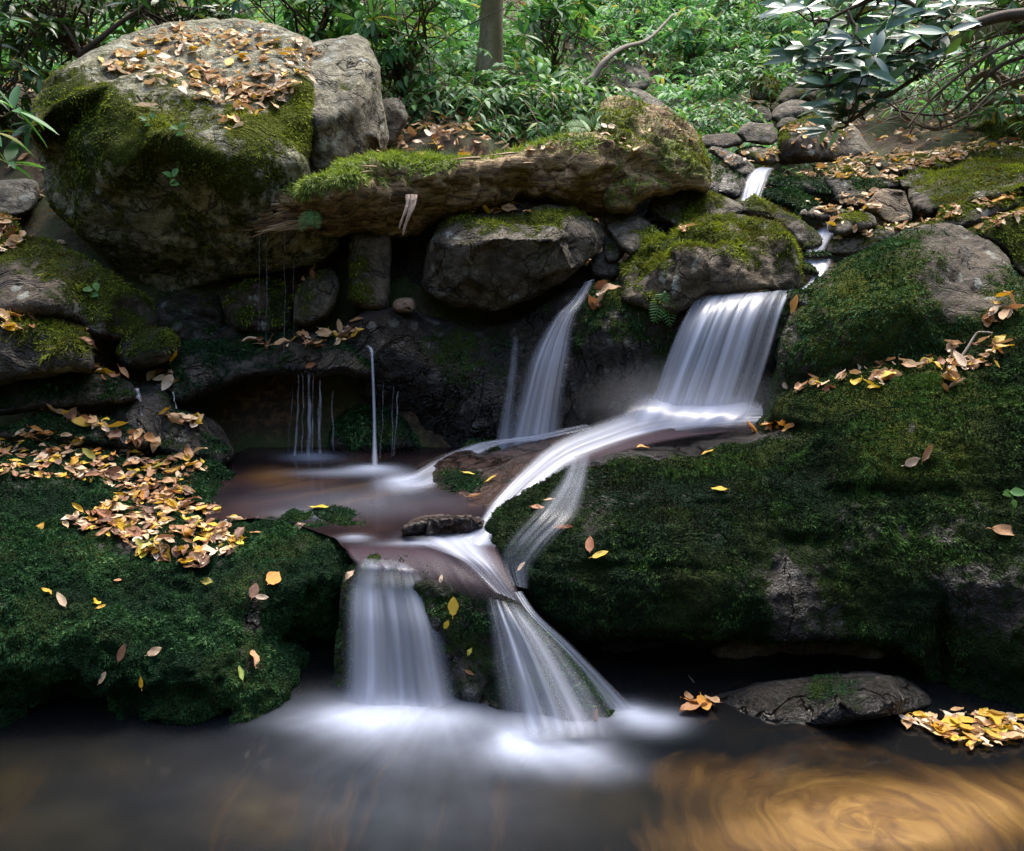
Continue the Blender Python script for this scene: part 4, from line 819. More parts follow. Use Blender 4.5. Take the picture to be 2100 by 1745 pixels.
log_o = rock("fallen_log", "rotten brown log with ragged mossy end lying across the boulders",
     [(542, 450), (546, 425), (575, 395), (605, 385), (650, 362), (690, 350), (700, 330), (725, 338), (770, 322), (830, 322), (880, 328), (940, 330), (1000, 326), (1060, 315), (1120, 295), (1170, 280), (1230, 280), (1262, 300),
      (1270, 340), (1262, 400), (1245, 428), (1210, 438), (1150, 420), (1085, 405), (1040, 414), (985, 436), (930, 442), (890, 455), (850, 478), (790, 484), (740, 476), (700, 480), (665, 484), (640, 468), (610, 470), (575, 462)],
     [(545, 440, 4.75), (650, 400, 4.62), (720, 345, 4.82), (720, 385, 4.55), (720, 430, 4.78), (720, 470, 5.0), (900, 335, 4.98), (900, 372, 4.70), (900, 410, 4.92), (900, 445, 5.12), (1060, 320, 5.1), (1060, 350, 4.90), (1060, 385, 5.1), (1060, 402, 5.2), (1200, 290, 5.15), (1200, 340, 4.95), (1200, 390, 5.1), (1200, 425, 5.25)],
     edge=.12, ew=26, back=.45, amp=.03, freq=3.5, moss=.17, up=.45, olive=.8, res=4, cat="log", mat='wood', blade='moss_bright', dens=1.1, bl=1.2,
     grain=(*GR, .036, 9.0, .7), dents=[(800, 372, 45, 9, .14), (640, 432, 34, 22, .18), (1000, 372, 80, 7, .10), (1120, 350, 50, 7, .10), (720, 440, 30, 16, .12)], mossb=[(690, 355, 80, 30, .6), (630, 400, 60, 34, .55), (600, 440, 30, 20, .4), (850, 335, 70, 14, .55), (720, 390, 20, 26, .4), (690, 468, 40, 14, .6), (640, 460, 30, 20, .4), (910, 345, 40, 20, .35), (1150, 300, 60, 12, .4), (1200, 320, 40, 20, .3)])
def adopt(ch, par):
    ch.location = ch.location - par.location; ch.parent = par
    for k in ("label", "category", "group"):
        if k in ch: del ch[k]
butt = rock("thick_end", None,
     [(1226, 300), (1222, 262), (1236, 218), (1262, 203), (1300, 210), (1350, 226), (1392, 244), (1425, 272), (1442, 308), (1454, 345), (1452, 388), (1400, 388), (1350, 398), (1312, 408), (1290, 428), (1248, 430), (1235, 380), (1238, 330)],
     [(1240, 218, 5.65), (1300, 212, 5.9), (1420, 275, 5.95), (1250, 290, 5.22), (1350, 312, 5.28), (1440, 335, 5.45), (1300, 370, 5.12), (1400, 370, 5.3), (1260, 410, 5.1), (1335, 262, 5.55)],
     edge=.12, ew=18, back=.5, amp=.03, freq=3, moss=.50, up=.25, olive=.9, res=4, mat='wood', blade='moss_olive', dens=.7, grain=(1.6, 1.0, -.55, .04, 9, .8), mossb=[(1260, 270, 40, 30, .3), (1400, 320, 60, 20, .3), (1330, 250, 60, 26, -.25)], facet=2)
adopt(butt, log_o)
# torn fibres along the ragged end and the upper edge
def fibres():
    S = Soup(); ax = np.array(GR) / np.linalg.norm(GR)
    for k in range(66):
        e = k < 60
        px = RNG.uniform(545, 640) if e else RNG.uniform(640, 1230)
        f = (px - 545) / 685.
        py = (RNG.uniform(400, 470) if e else 352 - 70 * f + RNG.uniform(-4, 60))
        h = None
        p = W(px, py, 4.72 + .46 * f - (0.06 if e else .16)); L = RNG.uniform(.06, .20) * (1.1 if e else .8)
        d = -ax * (1 if (e or RNG.random() < .5) else -1) + RNG.normal(0, .16, 3) + np.array([0, -.05, .0])
        P = p + d * L * np.linspace(-.4, .6, 5)[:, None]
        S.add(*tube(P, np.array([.010, .012, .009, .005, .001]) * RNG.uniform(.5, 1.2), 4), a=RNG.random())
    b = np.array(log_o.location); S.V = [v - b for v in S.V]
    o = link("torn_fibres", S.build("torn_fibres", smooth=False), M['splint'], log_o, kind="stuff")
# pale splinter that hangs from the log
def splinter():
    s = np.linspace(0, 1, 14)
    px = 845 - 14 * s + 3 * np.sin(s * 5); py = 398 + 84 * s; Yd = 4.66 - .05 * np.sin(s * 2)
    wd = 12 * (1 - .25 * s) * (1 + .15 * np.sin(s * 17))
    rows = [W(px - wd, py + 2 * np.sin(s * 30), Yd), W(px - wd * .2, py, Yd - .02), W(px + wd, py + 3 * np.cos(s * 23), Yd), W(px + wd * .2, py, Yd + .025)]
    V = np.stack(rows, 1).reshape(-1, 3); n = len(s)
    i = np.arange(n - 1)[:, None] * 4; j = np.arange(4)[None]
    Q = np.stack([i + j, i + (j + 1) % 4, i + 4 + (j + 1) % 4, i + 4 + j], -1).reshape(-1, 4)
    Q = np.vstack([Q, [[3, 2, 1, 0]], [[4 * n - 4, 4 * n - 3, 4 * n - 2, 4 * n - 1]]])
    V0, Q0 = V, Q; Vs, Qs = [], []
    for q, (ox, sc, lg) in enumerate(((-.022, .34, .86), (-.004, .42, 1.0), (.016, .30, .74))):
        c0 = V0.reshape(n, 4, 3).mean(1, keepdims=True); vv = (V0.reshape(n, 4, 3) - c0) * np.linspace(sc, sc * .55, n)[:, None, None] + c0
        vv[..., 0] += ox; vv[..., 2] = vv[0, 0, 2] + (vv[..., 2] - vv[0, 0, 2]) * lg; vv[..., 1] += .004 * q
        Vs.append(vv.reshape(-1, 3)); Qs.append(Q0 + q * 4 * n)
    V, Q = np.vstack(Vs), np.vstack(Qs)
    o = link("splinter", mesh_np("splinter", V - np.array(log_o.location), Q, None, {"rnd": np.tile([.9, .45, .75, .3], 3 * n)}, smooth=False), M['splint'], log_o)
    o["label"] = "pale pinkish torn strip of wood hanging down"
M['splint'] = mat_ramp("pale_torn_wood", [(0, (0.20, 0.13, 0.09)), (1, (0.52, 0.40, 0.31))], 0.9, noise=.5)
splinter()
M['fibre'] = mat_ramp("weathered_fibres", [(0, (0.08, 0.05, 0.025)), (.6, (0.28, 0.19, 0.11)), (1, (0.5, 0.4, 0.28))], 0.9)
fibres(); bpy.data.objects['torn_fibres'].data.materials[0] = M['fibre']

# ------------------------------------------------------------------ water
def mat_silk(name, freq=16, base=.35, con=1.6, tint=(0.60, 0.64, 0.76), vf=.5):
    m, nt, out = newmat(name); k = NT(nt)
    uv = k.n("ShaderNodeUVMap").outputs[0]
    mp = k.n("ShaderNodeMapping"); mp.inputs["Scale"].default_value = (freq, vf, 1); k.l(uv, mp.inputs["Vector"])
    a = k.noise(mp.outputs[0], 1.0, 1.5, 0.5, 0.1)
    mp2 = k.n("ShaderNodeMapping"); mp2.inputs["Scale"].default_value = (freq * 3.1, vf * 1.3, 1); mp2.inputs["Location"].default_value = (4.2, 1.7, 0); k.l(uv, mp2.inputs["Vector"])
    b2 = k.noise(mp2.outputs[0], 1.0, 2, 0.5)
    s = k.math('ADD', k.math('MULTIPLY', k.math('SUBTRACT', a, .5), con), k.math('MULTIPLY', k.math('SUBTRACT', b2, .5), con * .3))
    al = k.math('MULTIPLY', k.attr("dens").outputs["Fac"], k.math('ADD', s, base), clamp=True)
    d = k.n("ShaderNodeBsdfDiffuse"); d.inputs[0].default_value = (*tint, 1)
    t = k.n("ShaderNodeBsdfTranslucent"); t.inputs[0].default_value = (*tint, 1)
    x = k.n("ShaderNodeMixShader"); x.inputs[0].default_value = .45; k.l(d.outputs[0], x.inputs[1]); k.l(t.outputs[0], x.inputs[2])
    g = k.n("ShaderNodeBsdfGlossy"); g.inputs["Roughness"].default_value = .3
    y = k.n("ShaderNodeMixShader"); y.inputs[0].default_value = .06; k.l(x.outputs[0], y.inputs[1]); k.l(g.outputs[0], y.inputs[2])
    tr = k.n("ShaderNodeBsdfTransparent")
    z = k.n("ShaderNodeMixShader"); k.l(al, z.inputs[0]); k.l(tr.outputs[0], z.inputs[1]); k.l(y.outputs[0], z.inputs[2])
    k.l(z.outputs[0], out.inputs[0]); return m
M['silk'] = mat_silk("falling_water", 8, .74, 1.35, vf=.35)
M['silk_fan'] = mat_silk("streaked_falling_water", 9, .70, 2.1, vf=.3)
M['silk_soft'] = mat_silk("soft_falling_water", 6, .72, 1.25, vf=.3)
M['silk_fine'] = mat_silk("thin_falling_water", 40, .7, 1.2)
M['flow'] = mat_silk("running_water", 5, .72, 1.3, vf=.8)

def mat_film():
    m, nt, out = newmat("clear_running_film"); k = NT(nt)
    g = k.n("ShaderNodeBsdfGlossy"); g.inputs["Roughness"].default_value = .35; g.inputs[0].default_value = (.9, .92, 1, 1)
    d = k.n("ShaderNodeBsdfDiffuse"); d.inputs[0].default_value = (.034, .022, .028, 1)
    x = k.n("ShaderNodeMixShader"); x.inputs[0].default_value = .012; k.l(d.outputs[0], x.inputs[1]); k.l(g.outputs[0], x.inputs[2])
    tr = k.n("ShaderNodeBsdfTransparent"); z = k.n("ShaderNodeMixShader")
    k.l(k.attr("dens").outputs["Fac"], z.inputs[0]); k.l(tr.outputs[0], z.inputs[1]); k.l(x.outputs[0], z.inputs[2]); k.l(z.outputs[0], out.inputs[0]); return m
M['film'] = mat_film()

def sheet(name, rows, nu=40, nv=60, mat='silk', bulge=0.0, fold=0.01, ud=None, edge=.12, parent=None, label=None, cat="waterfall", group=None, seed=1, lift=0.0, foldf=14):
    R = catmull(np.array([r if len(r) == 7 else (*r, 1.0) for r in rows], float), nv)
    u = np.linspace(0, 1, nu); v = np.linspace(0, 1, nv)
    A, B = R[:, :3], R[:, 3:6]
    P = A[:, None] * (1 - u)[None, :, None] + B[:, None] * u[None, :, None]
    U, Vv = np.meshgrid(u, v)
    Yd = P[..., 2] - bulge * np.sin(np.pi * U)
    nz = fbm(np.stack([U.ravel() * foldf, Vv.ravel() * .7, 0 * U.ravel() + seed], -1), 3, seed).reshape(U.shape)
    Yd = Yd + fold * nz
    V = W(P[..., 0].ravel(), P[..., 1].ravel(), Yd.ravel()); V[:, 2] += lift
    V[:, 2] += 0.25 * fold * nz.ravel()
    e = smooth01(np.minimum(U, 1 - U) / edge)
    dn = np.clip(R[:, 6], 0, 2)[:, None] * e
    if ud is not None: dn = dn * np.interp(U, [a for a, _ in ud], [b for _, b in ud])
    rs = np.random.default_rng(seed + 400); kn = np.concatenate([[0], np.cumsum(rs.uniform(.25, 1.75, 12))]); Uw = np.interp(U, np.linspace(0, 1, 13), kn / kn[-1]) + .012 * np.sin(Vv * 5 + U * 9)
    i = (np.arange(nv - 1)[:, None] * nu + np.arange(nu - 1)[None]).ravel()
    Q = np.stack([i, i + nu, i + nu + 1, i + 1], -1)
    base = V.mean(0); base[2] = V[:, 2].min()
    if parent is not None: base = np.array(parent.location)
    me = mesh_np(name, V - base, Q, None, {"dens": dn.ravel()}, np.stack([Uw.ravel(), Vv.ravel()], -1))
    return link(name, me, M[mat], parent, label, cat if parent is None else None, group, None, base if parent is None else (0, 0, 0))

def strands(name, items, Y0, Y1, parent=None, label=None, mat='silk_fine', group=None):
    """several narrow falling threads: (px_top, py_top, px_bot, py_bot, width_top, width_bottom, density)"""
    Vs, Qs, D, UVs, n = [], [], [], [], 0
    for q, (a, b, c, d, w0, w1, dn) in enumerate(items):
        s = np.linspace(0, 1, 26); u = np.linspace(-1, 1, 7)
        w = w0 + (w1 - w0) * s
        rw = np.random.default_rng(int(a)); w = w * np.interp(s, np.linspace(0, 1, 9), rw.uniform(.55, 1.4, 9)); wob = np.interp(s, np.linspace(0, 1, 8), rw.normal(0, 1.1, 8))
        px = (a + (c - a) * s ** 1.6 + wob)[:, None] + w[:, None] * .5 * u[None]
        py = (b + (d - b) * s)[:, None] + 0 * u[None]
        Yd = (Y0 + (Y1 - Y0) * s)[:, None] - .012 * np.sqrt(1 - u ** 2)[None]
        Vs.append(W(px.ravel(), py.ravel(), Yd.ravel()))
        D.append((dn * (1 - np.abs(u)[None] ** 2) * smooth01(s / .05)[:, None] * np.interp(s, np.linspace(0, 1, 11), rw.uniform(.35, 1.25, 11))[:, None]).ravel())
        UVs.append(np.stack([(u[None] * .1 + q * .37 + 0 * s[:, None]).ravel(), (s[:, None] + 0 * u[None]).ravel()], -1))
        i = (np.arange(25)[:, None] * 7 + np.arange(6)[None]).ravel()
        Qs.append(np.stack([i, i + 7, i + 8, i + 1], -1) + n); n += 26 * 7
    V = np.vstack(Vs); base = V.mean(0); base[2] = V[:, 2].min()
    if parent is not None: base = np.array(parent.location)
    return link(name, mesh_np(name, V - base, np.vstack(Qs), None, {"dens": np.concatenate(D)}, np.vstack(UVs)), M[mat], parent, label, None if parent else "waterfall", group, None, (0, 0, 0) if parent else base)

# front falls
f1 = sheet("waterfall", [rz(738, 1144, 820, 1148, .399, .1), rz(724, 1162, 864, 1172, .387, .5), (708, 1200, 2.84, 886, 1214, 2.83, .85), (700, 1270, 2.77, 912, 1287, 2.76, .95), (696, 1360, 2.71, 930, 1370, 2.70, 1.0), (690, 1420, 2.67, 942, 1422, 2.66, 1.1), (684, 1452, 2.64, 950, 1452, 2.63, .85), (680, 1475, 2.60, 955, 1475, 2.59, .1)],
           80, 90, mat='silk_soft', fold=.012, foldf=6, bulge=.03, ud=[(0, .5), (.1, .95), (.3, 1.05), (.42, .55), (.52, .85), (.6, .52), (.75, .8), (.86, .6), (1, .6)], edge=.2, label="broad silky front fall on the near side of the split rock, frothing at its foot", seed=3)
f2 = sheet("waterfall", [(990, 1222, 2.77, 1078, 1244, 2.77, .15), (996, 1262, 2.71, 1106, 1272, 2.72, .75), (1000, 1310, 2.66, 1152, 1320, 2.66, .85), (1004, 1380, 2.59, 1206, 1388, 2.59, .9), (1012, 1450, 2.53, 1250, 1450, 2.53, .95), (1018, 1490, 2.49, 1270, 1485, 2.49, .9), (1020, 1520, 2.45, 1280, 1512, 2.45, .1)],
           80, 90, mat='silk_soft', fold=.012, foldf=6, bulge=.075, ud=[(0, .4), (.1, .95), (.2, .55), (.32, .95), (.42, .45), (.5, .9), (.57, .42), (.68, .7), (.78, .38), (.88, .5), (1, .35)], edge=.3, label="fan shaped front fall spreading over the split rock beside the undercut wall", seed=9)
sheet("side_stream", [(1050, 1215, 2.80, 1072, 1212, 2.80, .5), (1083, 1262, 2.71, 1104, 1258, 2.71, .6), (1136, 1318, 2.64, 1164, 1312, 2.64, .55), (1195, 1382, 2.58, 1230, 1378, 2.58, .6), (1240, 1455, 2.54, 1310, 1455, 2.54, .8)], 14, 60, mat='flow', fold=.004, edge=.4, parent=f2)
# lip between middle pool and the front falls
sheet("side_stream", [rz(820, 1106, 995, 1096, .414, .1), rz(850, 1121, 1010, 1122, .413, 1.0), rz(892, 1135, 1020, 1148, .409, 1.0), rz(945, 1160, 1040, 1186, .390, .6, .384), rz(1003, 1214, 1078, 1246, .345, .3, .31)], 30, 40, mat='flow', fold=.004, edge=.4, parent=f2, lift=.01)
sheet("wet_film", [rz(705, 1116, 1020, 1116, .403, .0), rz(709, 1131, 1025, 1133, .4025, 1.), rz(718, 1146, 1044, 1172, .394, .85, .376), rz(730, 1160, 1064, 1212, .380, .5, .345), rz(760, 1180, 1086, 1258, .36, .0, .30)], 60, 40, mat='film', fold=.002, edge=.04, parent=f2, lift=.003)
# white chute
sheet("waterfall", [(1560, 830, 4.36, 1570, 884, 4.12, .5), (1430, 828, 4.42, 1445, 893, 4.08, 1.25), (1320, 838, 4.42, 1345, 910, 4.0, 1.2), (1235, 866, 4.24, 1262, 935, 3.86, 1.0), (1135, 912, 3.96, 1175, 966, 3.70, 1.0), (1060, 978, 3.62, 1112, 1012, 3.52, 1.1),
      (1008, 1035, 3.42, 1060, 1060, 3.35, 1.15), rz(975, 1085, 1018, 1102, .40, 1.25), rz(930, 1112, 1005, 1132, .385, .9), rz(880, 1122, 985, 1150, .37, .0)], 40, 140, mat='flow', fold=.012, edge=.3, lift=.022, ud=[(0, .45), (.25, .9), (.45, .7), (.7, 1.15), (.88, .9), (1, .4)], label="white water chute sliding down the ridge into the middle pool", seed=21)
sheet("wet_film", [(1535, 872, 4.20, 1560, 892, 4.06, .3), (1440, 880, 4.20, 1452, 905, 4.02, .9), (1340, 893, 4.10, 1352, 922, 3.92, .9), (1250, 918, 3.92, 1266, 946, 3.78, .8), (1170, 945, 3.76, 1195, 968, 3.66, .3)], 16, 60, mat='film', fold=.004, edge=.25, parent=f2, lift=.03)
# veil over the nose of the wall
sheet("waterfall", [(1165, 950, 3.68, 1215, 945, 3.66, .2), (1145, 1000, 3.36, 1205, 1005, 3.36, .33), (1095, 1060, 3.08, 1190, 1070, 3.08, .26), (1040, 1120, 2.96, 1140, 1125, 2.95, .24), (1020, 1165, 2.92, 1095, 1180, 2.90, .24), (1045, 1215, 2.86, 1085, 1225, 2.86, .3)], 30, 70, mat='flow', fold=.01, edge=.3, lift=.03, label="thin see-through veil of water over the mossy nose of the rock wall", seed=31)
# fan fall behind
f5 = sheet("waterfall", [(1450, 603, 4.78, 1650, 592, 4.85, .3), (1428, 611, 4.56, 1625, 598, 4.60, .7), (1400, 655, 4.40, 1604, 640, 4.44, 1.), (1366, 735, 4.31, 1578, 730, 4.35, .95), (1328, 842, 4.24, 1540, 850, 4.28, 1.15)], 90, 80,
           mat='silk_fan', fold=.016, foldf=9, bulge=.07, ud=[(0, .7), (.12, 1), (.5, 1.0), (.66, .85), (.8, .9), (.9, .35), (.94, .35), (.97, .8), (1, .4)], edge=.03, label="wide white fan fall dropping between the brown mossy boulder and the big rock wall", seed=41)
# froth below the fan fall
sheet("froth", [(1300, 818, 4.36, 1560, 822, 4.40, .0), (1290, 836, 4.22, 1570, 846, 4.24, .85), (1270, 862, 4.12, 1560, 868, 4.12, 1.0), (1240, 895, 4.08, 1540, 892, 4.05, .0)], 40, 24, mat='flow', fold=.03, edge=.25, parent=f5, lift=.035, seed=5, foldf=5)
# middle back fall
f6 = sheet("waterfall", [(1196, 578, 4.86, 1222, 572, 4.86, .5), (1168, 615, 4.66, 1204, 612, 4.66, .45), (1128, 655, 4.52, 1180, 660, 4.52, .5), (1080, 735, 4.42, 1172, 740, 4.42, .95), (1050, 830, 4.38, 1160, 835, 4.38, 1.05), (1022, 922, 4.34, 1156, 920, 4.34, 1.25)], 50, 70, mat='silk_soft',
           fold=.012, bulge=.02, ud=[(0, .5), (.25, .95), (.6, 1.1), (.85, .8), (1, .4)], edge=.3, label="pale back fall slipping from under the propped boulder into the middle pool", seed=51)
sheet("side_stream", [(1050, 690, 4.48, 1066, 690, 4.48, .1), (1040, 770, 4.42, 1062, 770, 4.42, .4), (1022, 860, 4.38, 1056, 860, 4.38, .6), (1008, 925, 4.35, 1054, 925, 4.35, .95)], 14, 40, mat='silk', edge=.4, parent=f6, seed=52)
sheet("side_stream", [(1200, 872, 4.42, 1215, 885, 4.36, .3), (1090, 895, 4.34, 1110, 908, 4.28, .6), (985, 910, 4.32, 1030, 918, 4.28, .7), (930, 928, 4.22, 985, 940, 4.14, .9), (885, 950, 4.05, 935, 975, 3.98, .8), (825, 980, 3.9, 890, 1005, 3.78, .6), (770, 985, 3.85, 830, 1010, 3.72, .0)], 24, 40, mat='flow', edge=.3, parent=f6, seed=53, lift=.012, fold=.006)
# threads and spout
strands("waterfall", [(612, 765, 606, 935, 3, 9, .7), (622, 760, 618, 935, 3, 5, .45), (634, 758, 631, 938, 7, 9, .75), (642, 765, 640, 938, 3, 4, .6), (655, 775, 657, 930, 5, 13, .6), (681, 800, 684, 925, 3, 6, .3), (600, 790, 590, 930, 2, 3, .2)], 4.40, 4.32,
        label="bundle of thin white water threads dripping off the mossy ledge")
f8 = sheet("waterfall", [(738, 708, 4.62, 746, 704, 4.64, .3), (750, 711, 4.52, 760, 709, 4.54, .7), (757, 719, 4.46, 766, 717, 4.46, 1.1), (760, 740, 4.43, 767, 740, 4.43, 1.2), (763, 830, 4.36, 771, 830, 4.36, 1.1), (763, 900, 4.28, 773, 900, 4.28, 1.0), (760, 955, 4.16, 777, 955, 4.16, .9)], 9, 60, mat='silk_fine', fold=.002, edge=.5, label="single narrow water spout dropping into the middle pool")
strands("thread", [(787, 780, 779, 940, 2, 3, .35), (806, 790, 803, 940, 2, 3, .4), (815, 800, 808, 935, 3, 3, .45)], 4.45, 4.3, parent=f8)
strands("waterfall", [(531, 470, 530, 680, 2, 2, .20), (547, 470, 546, 700, 2, 3, .26), (583, 470, 582, 760, 2, 3, .26), (604, 480, 602, 690, 2, 2, .18)], 4.58, 4.46, label="faint vertical drips falling from the tip of the rotten log")
strands("waterfall", [(281, 795, 289, 823, 9, 11, .7), (286, 830, 296, 868, 6, 12, .25)], 4.08, 4.0, label="tiny trickle between two leaf edged wet rocks, the wider of the pair")
strands("waterfall", [(355, 800, 362, 838, 4, 5, .6)], 4.2, 4.1, label="tiny trickle off the tip of a curled orange leaf, the thinner of the pair")
# stream above
sheet("waterfall", [(1555, 342, 6.35, 1592, 345, 6.4, .4), (1536, 350, 6.2, 1585, 352, 6.2, 1.0), (1525, 372, 6.0, 1574, 375, 6.0, 1.2), (1514, 412, 5.85, 1562, 408, 5.85, 1.2)], 24, 30, mat='silk', fold=.015, edge=.35, label="small white upper fall between the black wet rock and the velvet mossy stone", seed=61)
up = sheet("stream", [(1680, 455, 5.6, 1735, 462, 5.6, .2), (1672, 470, 5.4, 1716, 478, 5.4, 1.0), (1655, 500, 5.15, 1700, 505, 5.15, 1.0), (1650, 522, 5.0, 1695, 525, 5.0, .8), (1640, 540, 4.95, 1710, 535, 4.95, 1.25), (1660, 565, 4.85, 1690, 570, 4.8, 1.2), (1640, 590, 4.75, 1668, 592, 4.72, .9), (1560, 606, 4.66, 1650, 604, 4.62, .5)], 24, 60, mat='flow', fold=.006, edge=.4, label="white upper stream winding down to the head of the fan fall", cat="stream", seed=62)
up["kind"] = "structure"

# pools
def pool(name, poly, z, res, foam_sheen, gold, vort, mat, streak=(0, 0, 0), bedb=()):
    poly = np.array(poly, float); lo, hi = poly.min(0), poly.max(0)
    gx = np.arange(lo[0], hi[0] + res, res); gy = np.arange(lo[1], hi[1] + res, res)
    X, Y = np.meshgrid(gx, gy); px, py = X.ravel(), Y.ravel()
    sd, cp = poly_sd(px, py, poly)
    sn = (sd < 0.45 * res) & (sd > -res); px = np.where(sn, cp[:, 0], px); py = np.where(sn, cp[:, 1], py)
    V = onz(px, py, z + 0 * px).T
    nx = len(gx)
    i = (np.arange(len(gy) - 1)[:, None] * nx + np.arange(nx - 1)[None]).ravel()
    Q = np.stack([i + nx, i + nx + 1, i + 1, i], -1); Q = Q[(sd[Q] > -res).all(1)]
    fo = blobs(px, py, foam_sheen)
    ang = np.arctan2((py - streak[1]) * 2.2, px - streak[0]); rr = np.hypot((py - streak[1]) * 2.2, px - streak[0])
    n = fbm(np.stack([np.cos(ang) * 7, np.sin(ang) * 7, rr / 500.], -1), 4, 3, .6)
    n2 = fbm(np.stack([px / 120., py / 50., 0 * px], -1), 3, 8)
    fo = np.clip(fo * (1 + .2 * n * np.clip(rr / 160, 0, 1) + .2 * n2), 0, 1)
    go = np.clip(blobs(px, py, gold), 0, 1)
    c = onz(vort[0], vort[1], z); dx, dy = V[:, 0] - c[0], (V[:, 1] - c[1])
    r = np.hypot(dx, dy) + 1e-4; th = np.arctan2(dy, dx) + 0.5 * np.log(r + .06)
    r = r + (.03 * fbm(V * np.array([3., 3, 1]), 3, 12) + .012 * fbm(V * np.array([11., 11, 1]), 2, 15)) * np.clip(r / .15, 0, 1)
    pol = np.stack([r * 1.0, np.cos(th), np.sin(th)], -1)
    V[:, 2] += 0.012 * np.clip(fo, 0, 1)
    base = np.array([V[:, 0].mean(), V[:, 1].mean(), z])
    link(name, mesh_np(name, V - base, Q, None, {"foam_sheen": fo, "gold": go, "pol": pol, "bed": np.clip(blobs(px, py, bedb) * (1 + .6 * n2), 0, 1)}), mat, kind="structure", loc=base)

def mat_pool(name, deep, tint, glossr=.1):
    m, nt, out = newmat(name); k = NT(nt)
    pos = k.n("ShaderNodeNewGeometry").outputs["Position"]
    pol = k.attr("pol").outputs["Vector"]
    mp = k.n("ShaderNodeMapping"); mp.inputs["Scale"].default_value = (15, 1.0, 1.0); k.l(pol, mp.inputs["Vector"])
    s = k.noise(mp.outputs[0], 1.0, 3.5, 0.55, 1.2)
    gcol = k.ramp(s, [(0.25, (0.08, 0.036, 0.006)), (0.42, (0.14, 0.066, 0.011)), (0.58, (0.21, 0.108, 0.019)), (0.75, (0.28, 0.155, 0.034)), (0.9, (0.31, 0.205, 0.035))])
    mp3 = k.n("ShaderNodeMapping"); mp3.inputs["Scale"].default_value = (9, 1.3, 1.3); k.l(pol, mp3.inputs["Vector"])
    s2 = k.noise(mp3.outputs[0], 1.0, 4, 0.6)
    gm = k.math('ADD', k.math('MULTIPLY', k.attr("gold").outputs["Fac"], 1.25), k.math('MULTIPLY', k.math('SUBTRACT', s2, .5), .7))
    gm = k.ramp(gm, [(0.05, 0.0), (1.3, 0.68)])
    bed = k.ramp(k.noise(pos, 3.2, 3, .5), [(0.35, deep), (0.62, tint)])
    bed = k.mix(k.attr("bed").outputs["Fac"], bed, (.022, .016, .005))
    c = k.mix(gm, bed, gcol)
    b = k.n("ShaderNodeBsdfPrincipled"); k.l(c, b.inputs["Base Color"]); b.inputs["IOR"].default_value = 1.33
    k.l(k.math('ADD', glossr, k.math('MULTIPLY', gm, .3)), b.inputs["Roughness"])
    mp4 = k.n("ShaderNodeMapping"); mp4.inputs["Scale"].default_value = (1.2, 3.5, 1); k.l(pos, mp4.inputs["Vector"])
    k.l(k.bump(k.noise(mp4.outputs[0], 2.0, 1), .05, .04), b.inputs["Normal"])
    d = k.n("ShaderNodeBsdfDiffuse"); d.inputs[0].default_value = (.27, .30, .37, 1)
    x = k.n("ShaderNodeMixShader"); k.l(k.attr("foam_sheen").outputs["Fac"], x.inputs[0]); k.l(b.outputs[0], x.inputs[1]); k.l(d.outputs[0], x.inputs[2])
    k.l(x.outputs[0], out.inputs[0]); return m

pool("lower_pool_water", [(-900, 1285), (2900, 1285), (2900, 2500), (-900, 2500)], 0.0, 9,
     [(810, 1462, 150, 34, .62), (740, 1485, 80, 34, .55), (900, 1480, 110, 26, .3), (1120, 1548, 100, 32, .72), (1200, 1550, 60, 24, .25), (1050, 1520, 40, 24, .25), (1055, 1525, 45, 34, .5), (1345, 1482, 55, 22, .6), (1290, 1466, 40, 22, .6),
      (880, 1520, 200, 55, .2), (880, 1650, 300, 110, .07), (520, 1620, 420, 140, .025), (620, 1480, 90, 22, .15), (1130, 1490, 110, 24, .35), (1230, 1580, 80, 25, .2)],  # the wide weak blobs paint a blue-grey reflection into the water colour
     [(1810, 1685, 270, 78, .9), (1520, 1730, 160, 50, .3), (1780, 1690, 120, 50, .3), (1350, 1500, 60, 30, .0), (2050, 1640, 200, 60, .35), (1480, 1590, 160, 40, .3)],
     (1790, 1700), mat_pool("dark_pool_water", (0.003, 0.004, 0.005), (0.006, 0.006, 0.006)), (900, 1430), [(530, 1655, 110, 60, .7), (560, 1700, 60, 40, .4), (20, 1600, 70, 60, .4), (220, 1560, 120, 60, .25), (100, 1700, 300, 60, .2), (1250, 1650, 200, 60, .25)])
pool("middle_pool_water", [(420, 1075), (430, 1000), (470, 935), (540, 905), (900, 905), (1060, 905), (1060, 1000), (1030, 1080), (1022, 1110), (1012, 1131), (900, 1131), (800, 1131), (716, 1131), (700, 1120), (690, 1105), (600, 1072), (520, 1062)], 0.40, 6,
     [(640, 937, 48, 8, .55), (766, 962, 50, 8, .75), (700, 970, 90, 7, .35), (828, 990, 42, 16, .85), (945, 1108, 75, 15, .8), (850, 1118, 75, 8, .35), (725, 1104, 28, 6, .5), (925, 1135, 60, 12, .4), (620, 1055, 70, 10, .16), (740, 1030, 200, 30, .12)],
     [(560, 975, 60, 20, .35), (700, 1000, 120, 18, .12)], (300, 800), mat_pool("brown_pool_water", (0.006, 0.004, 0.005), (0.022, 0.012, 0.012), .14), (760, 940))
# ------------------------------------------------------------------ fallen leaves
_V = np.vstack(BV); _Qa = np.vstack(BQ)
BVH = BVHTree.FromPolygons([tuple(v) for v in _V.tolist()], _Qa.tolist())
CAMP = Vector((0, 0, CZ))
def pick(px, py):
    d = Vector(W(px, py, 5.0)) - CAMP
    h = BVH.ray_cast(CAMP, d.normalized(), 40)
    if h[0] is None: return None
    n = np.array(h[1]); p = np.array(h[0])
    if n @ (p - np.array(CAMP)) > 0: n = -n
    return p, n

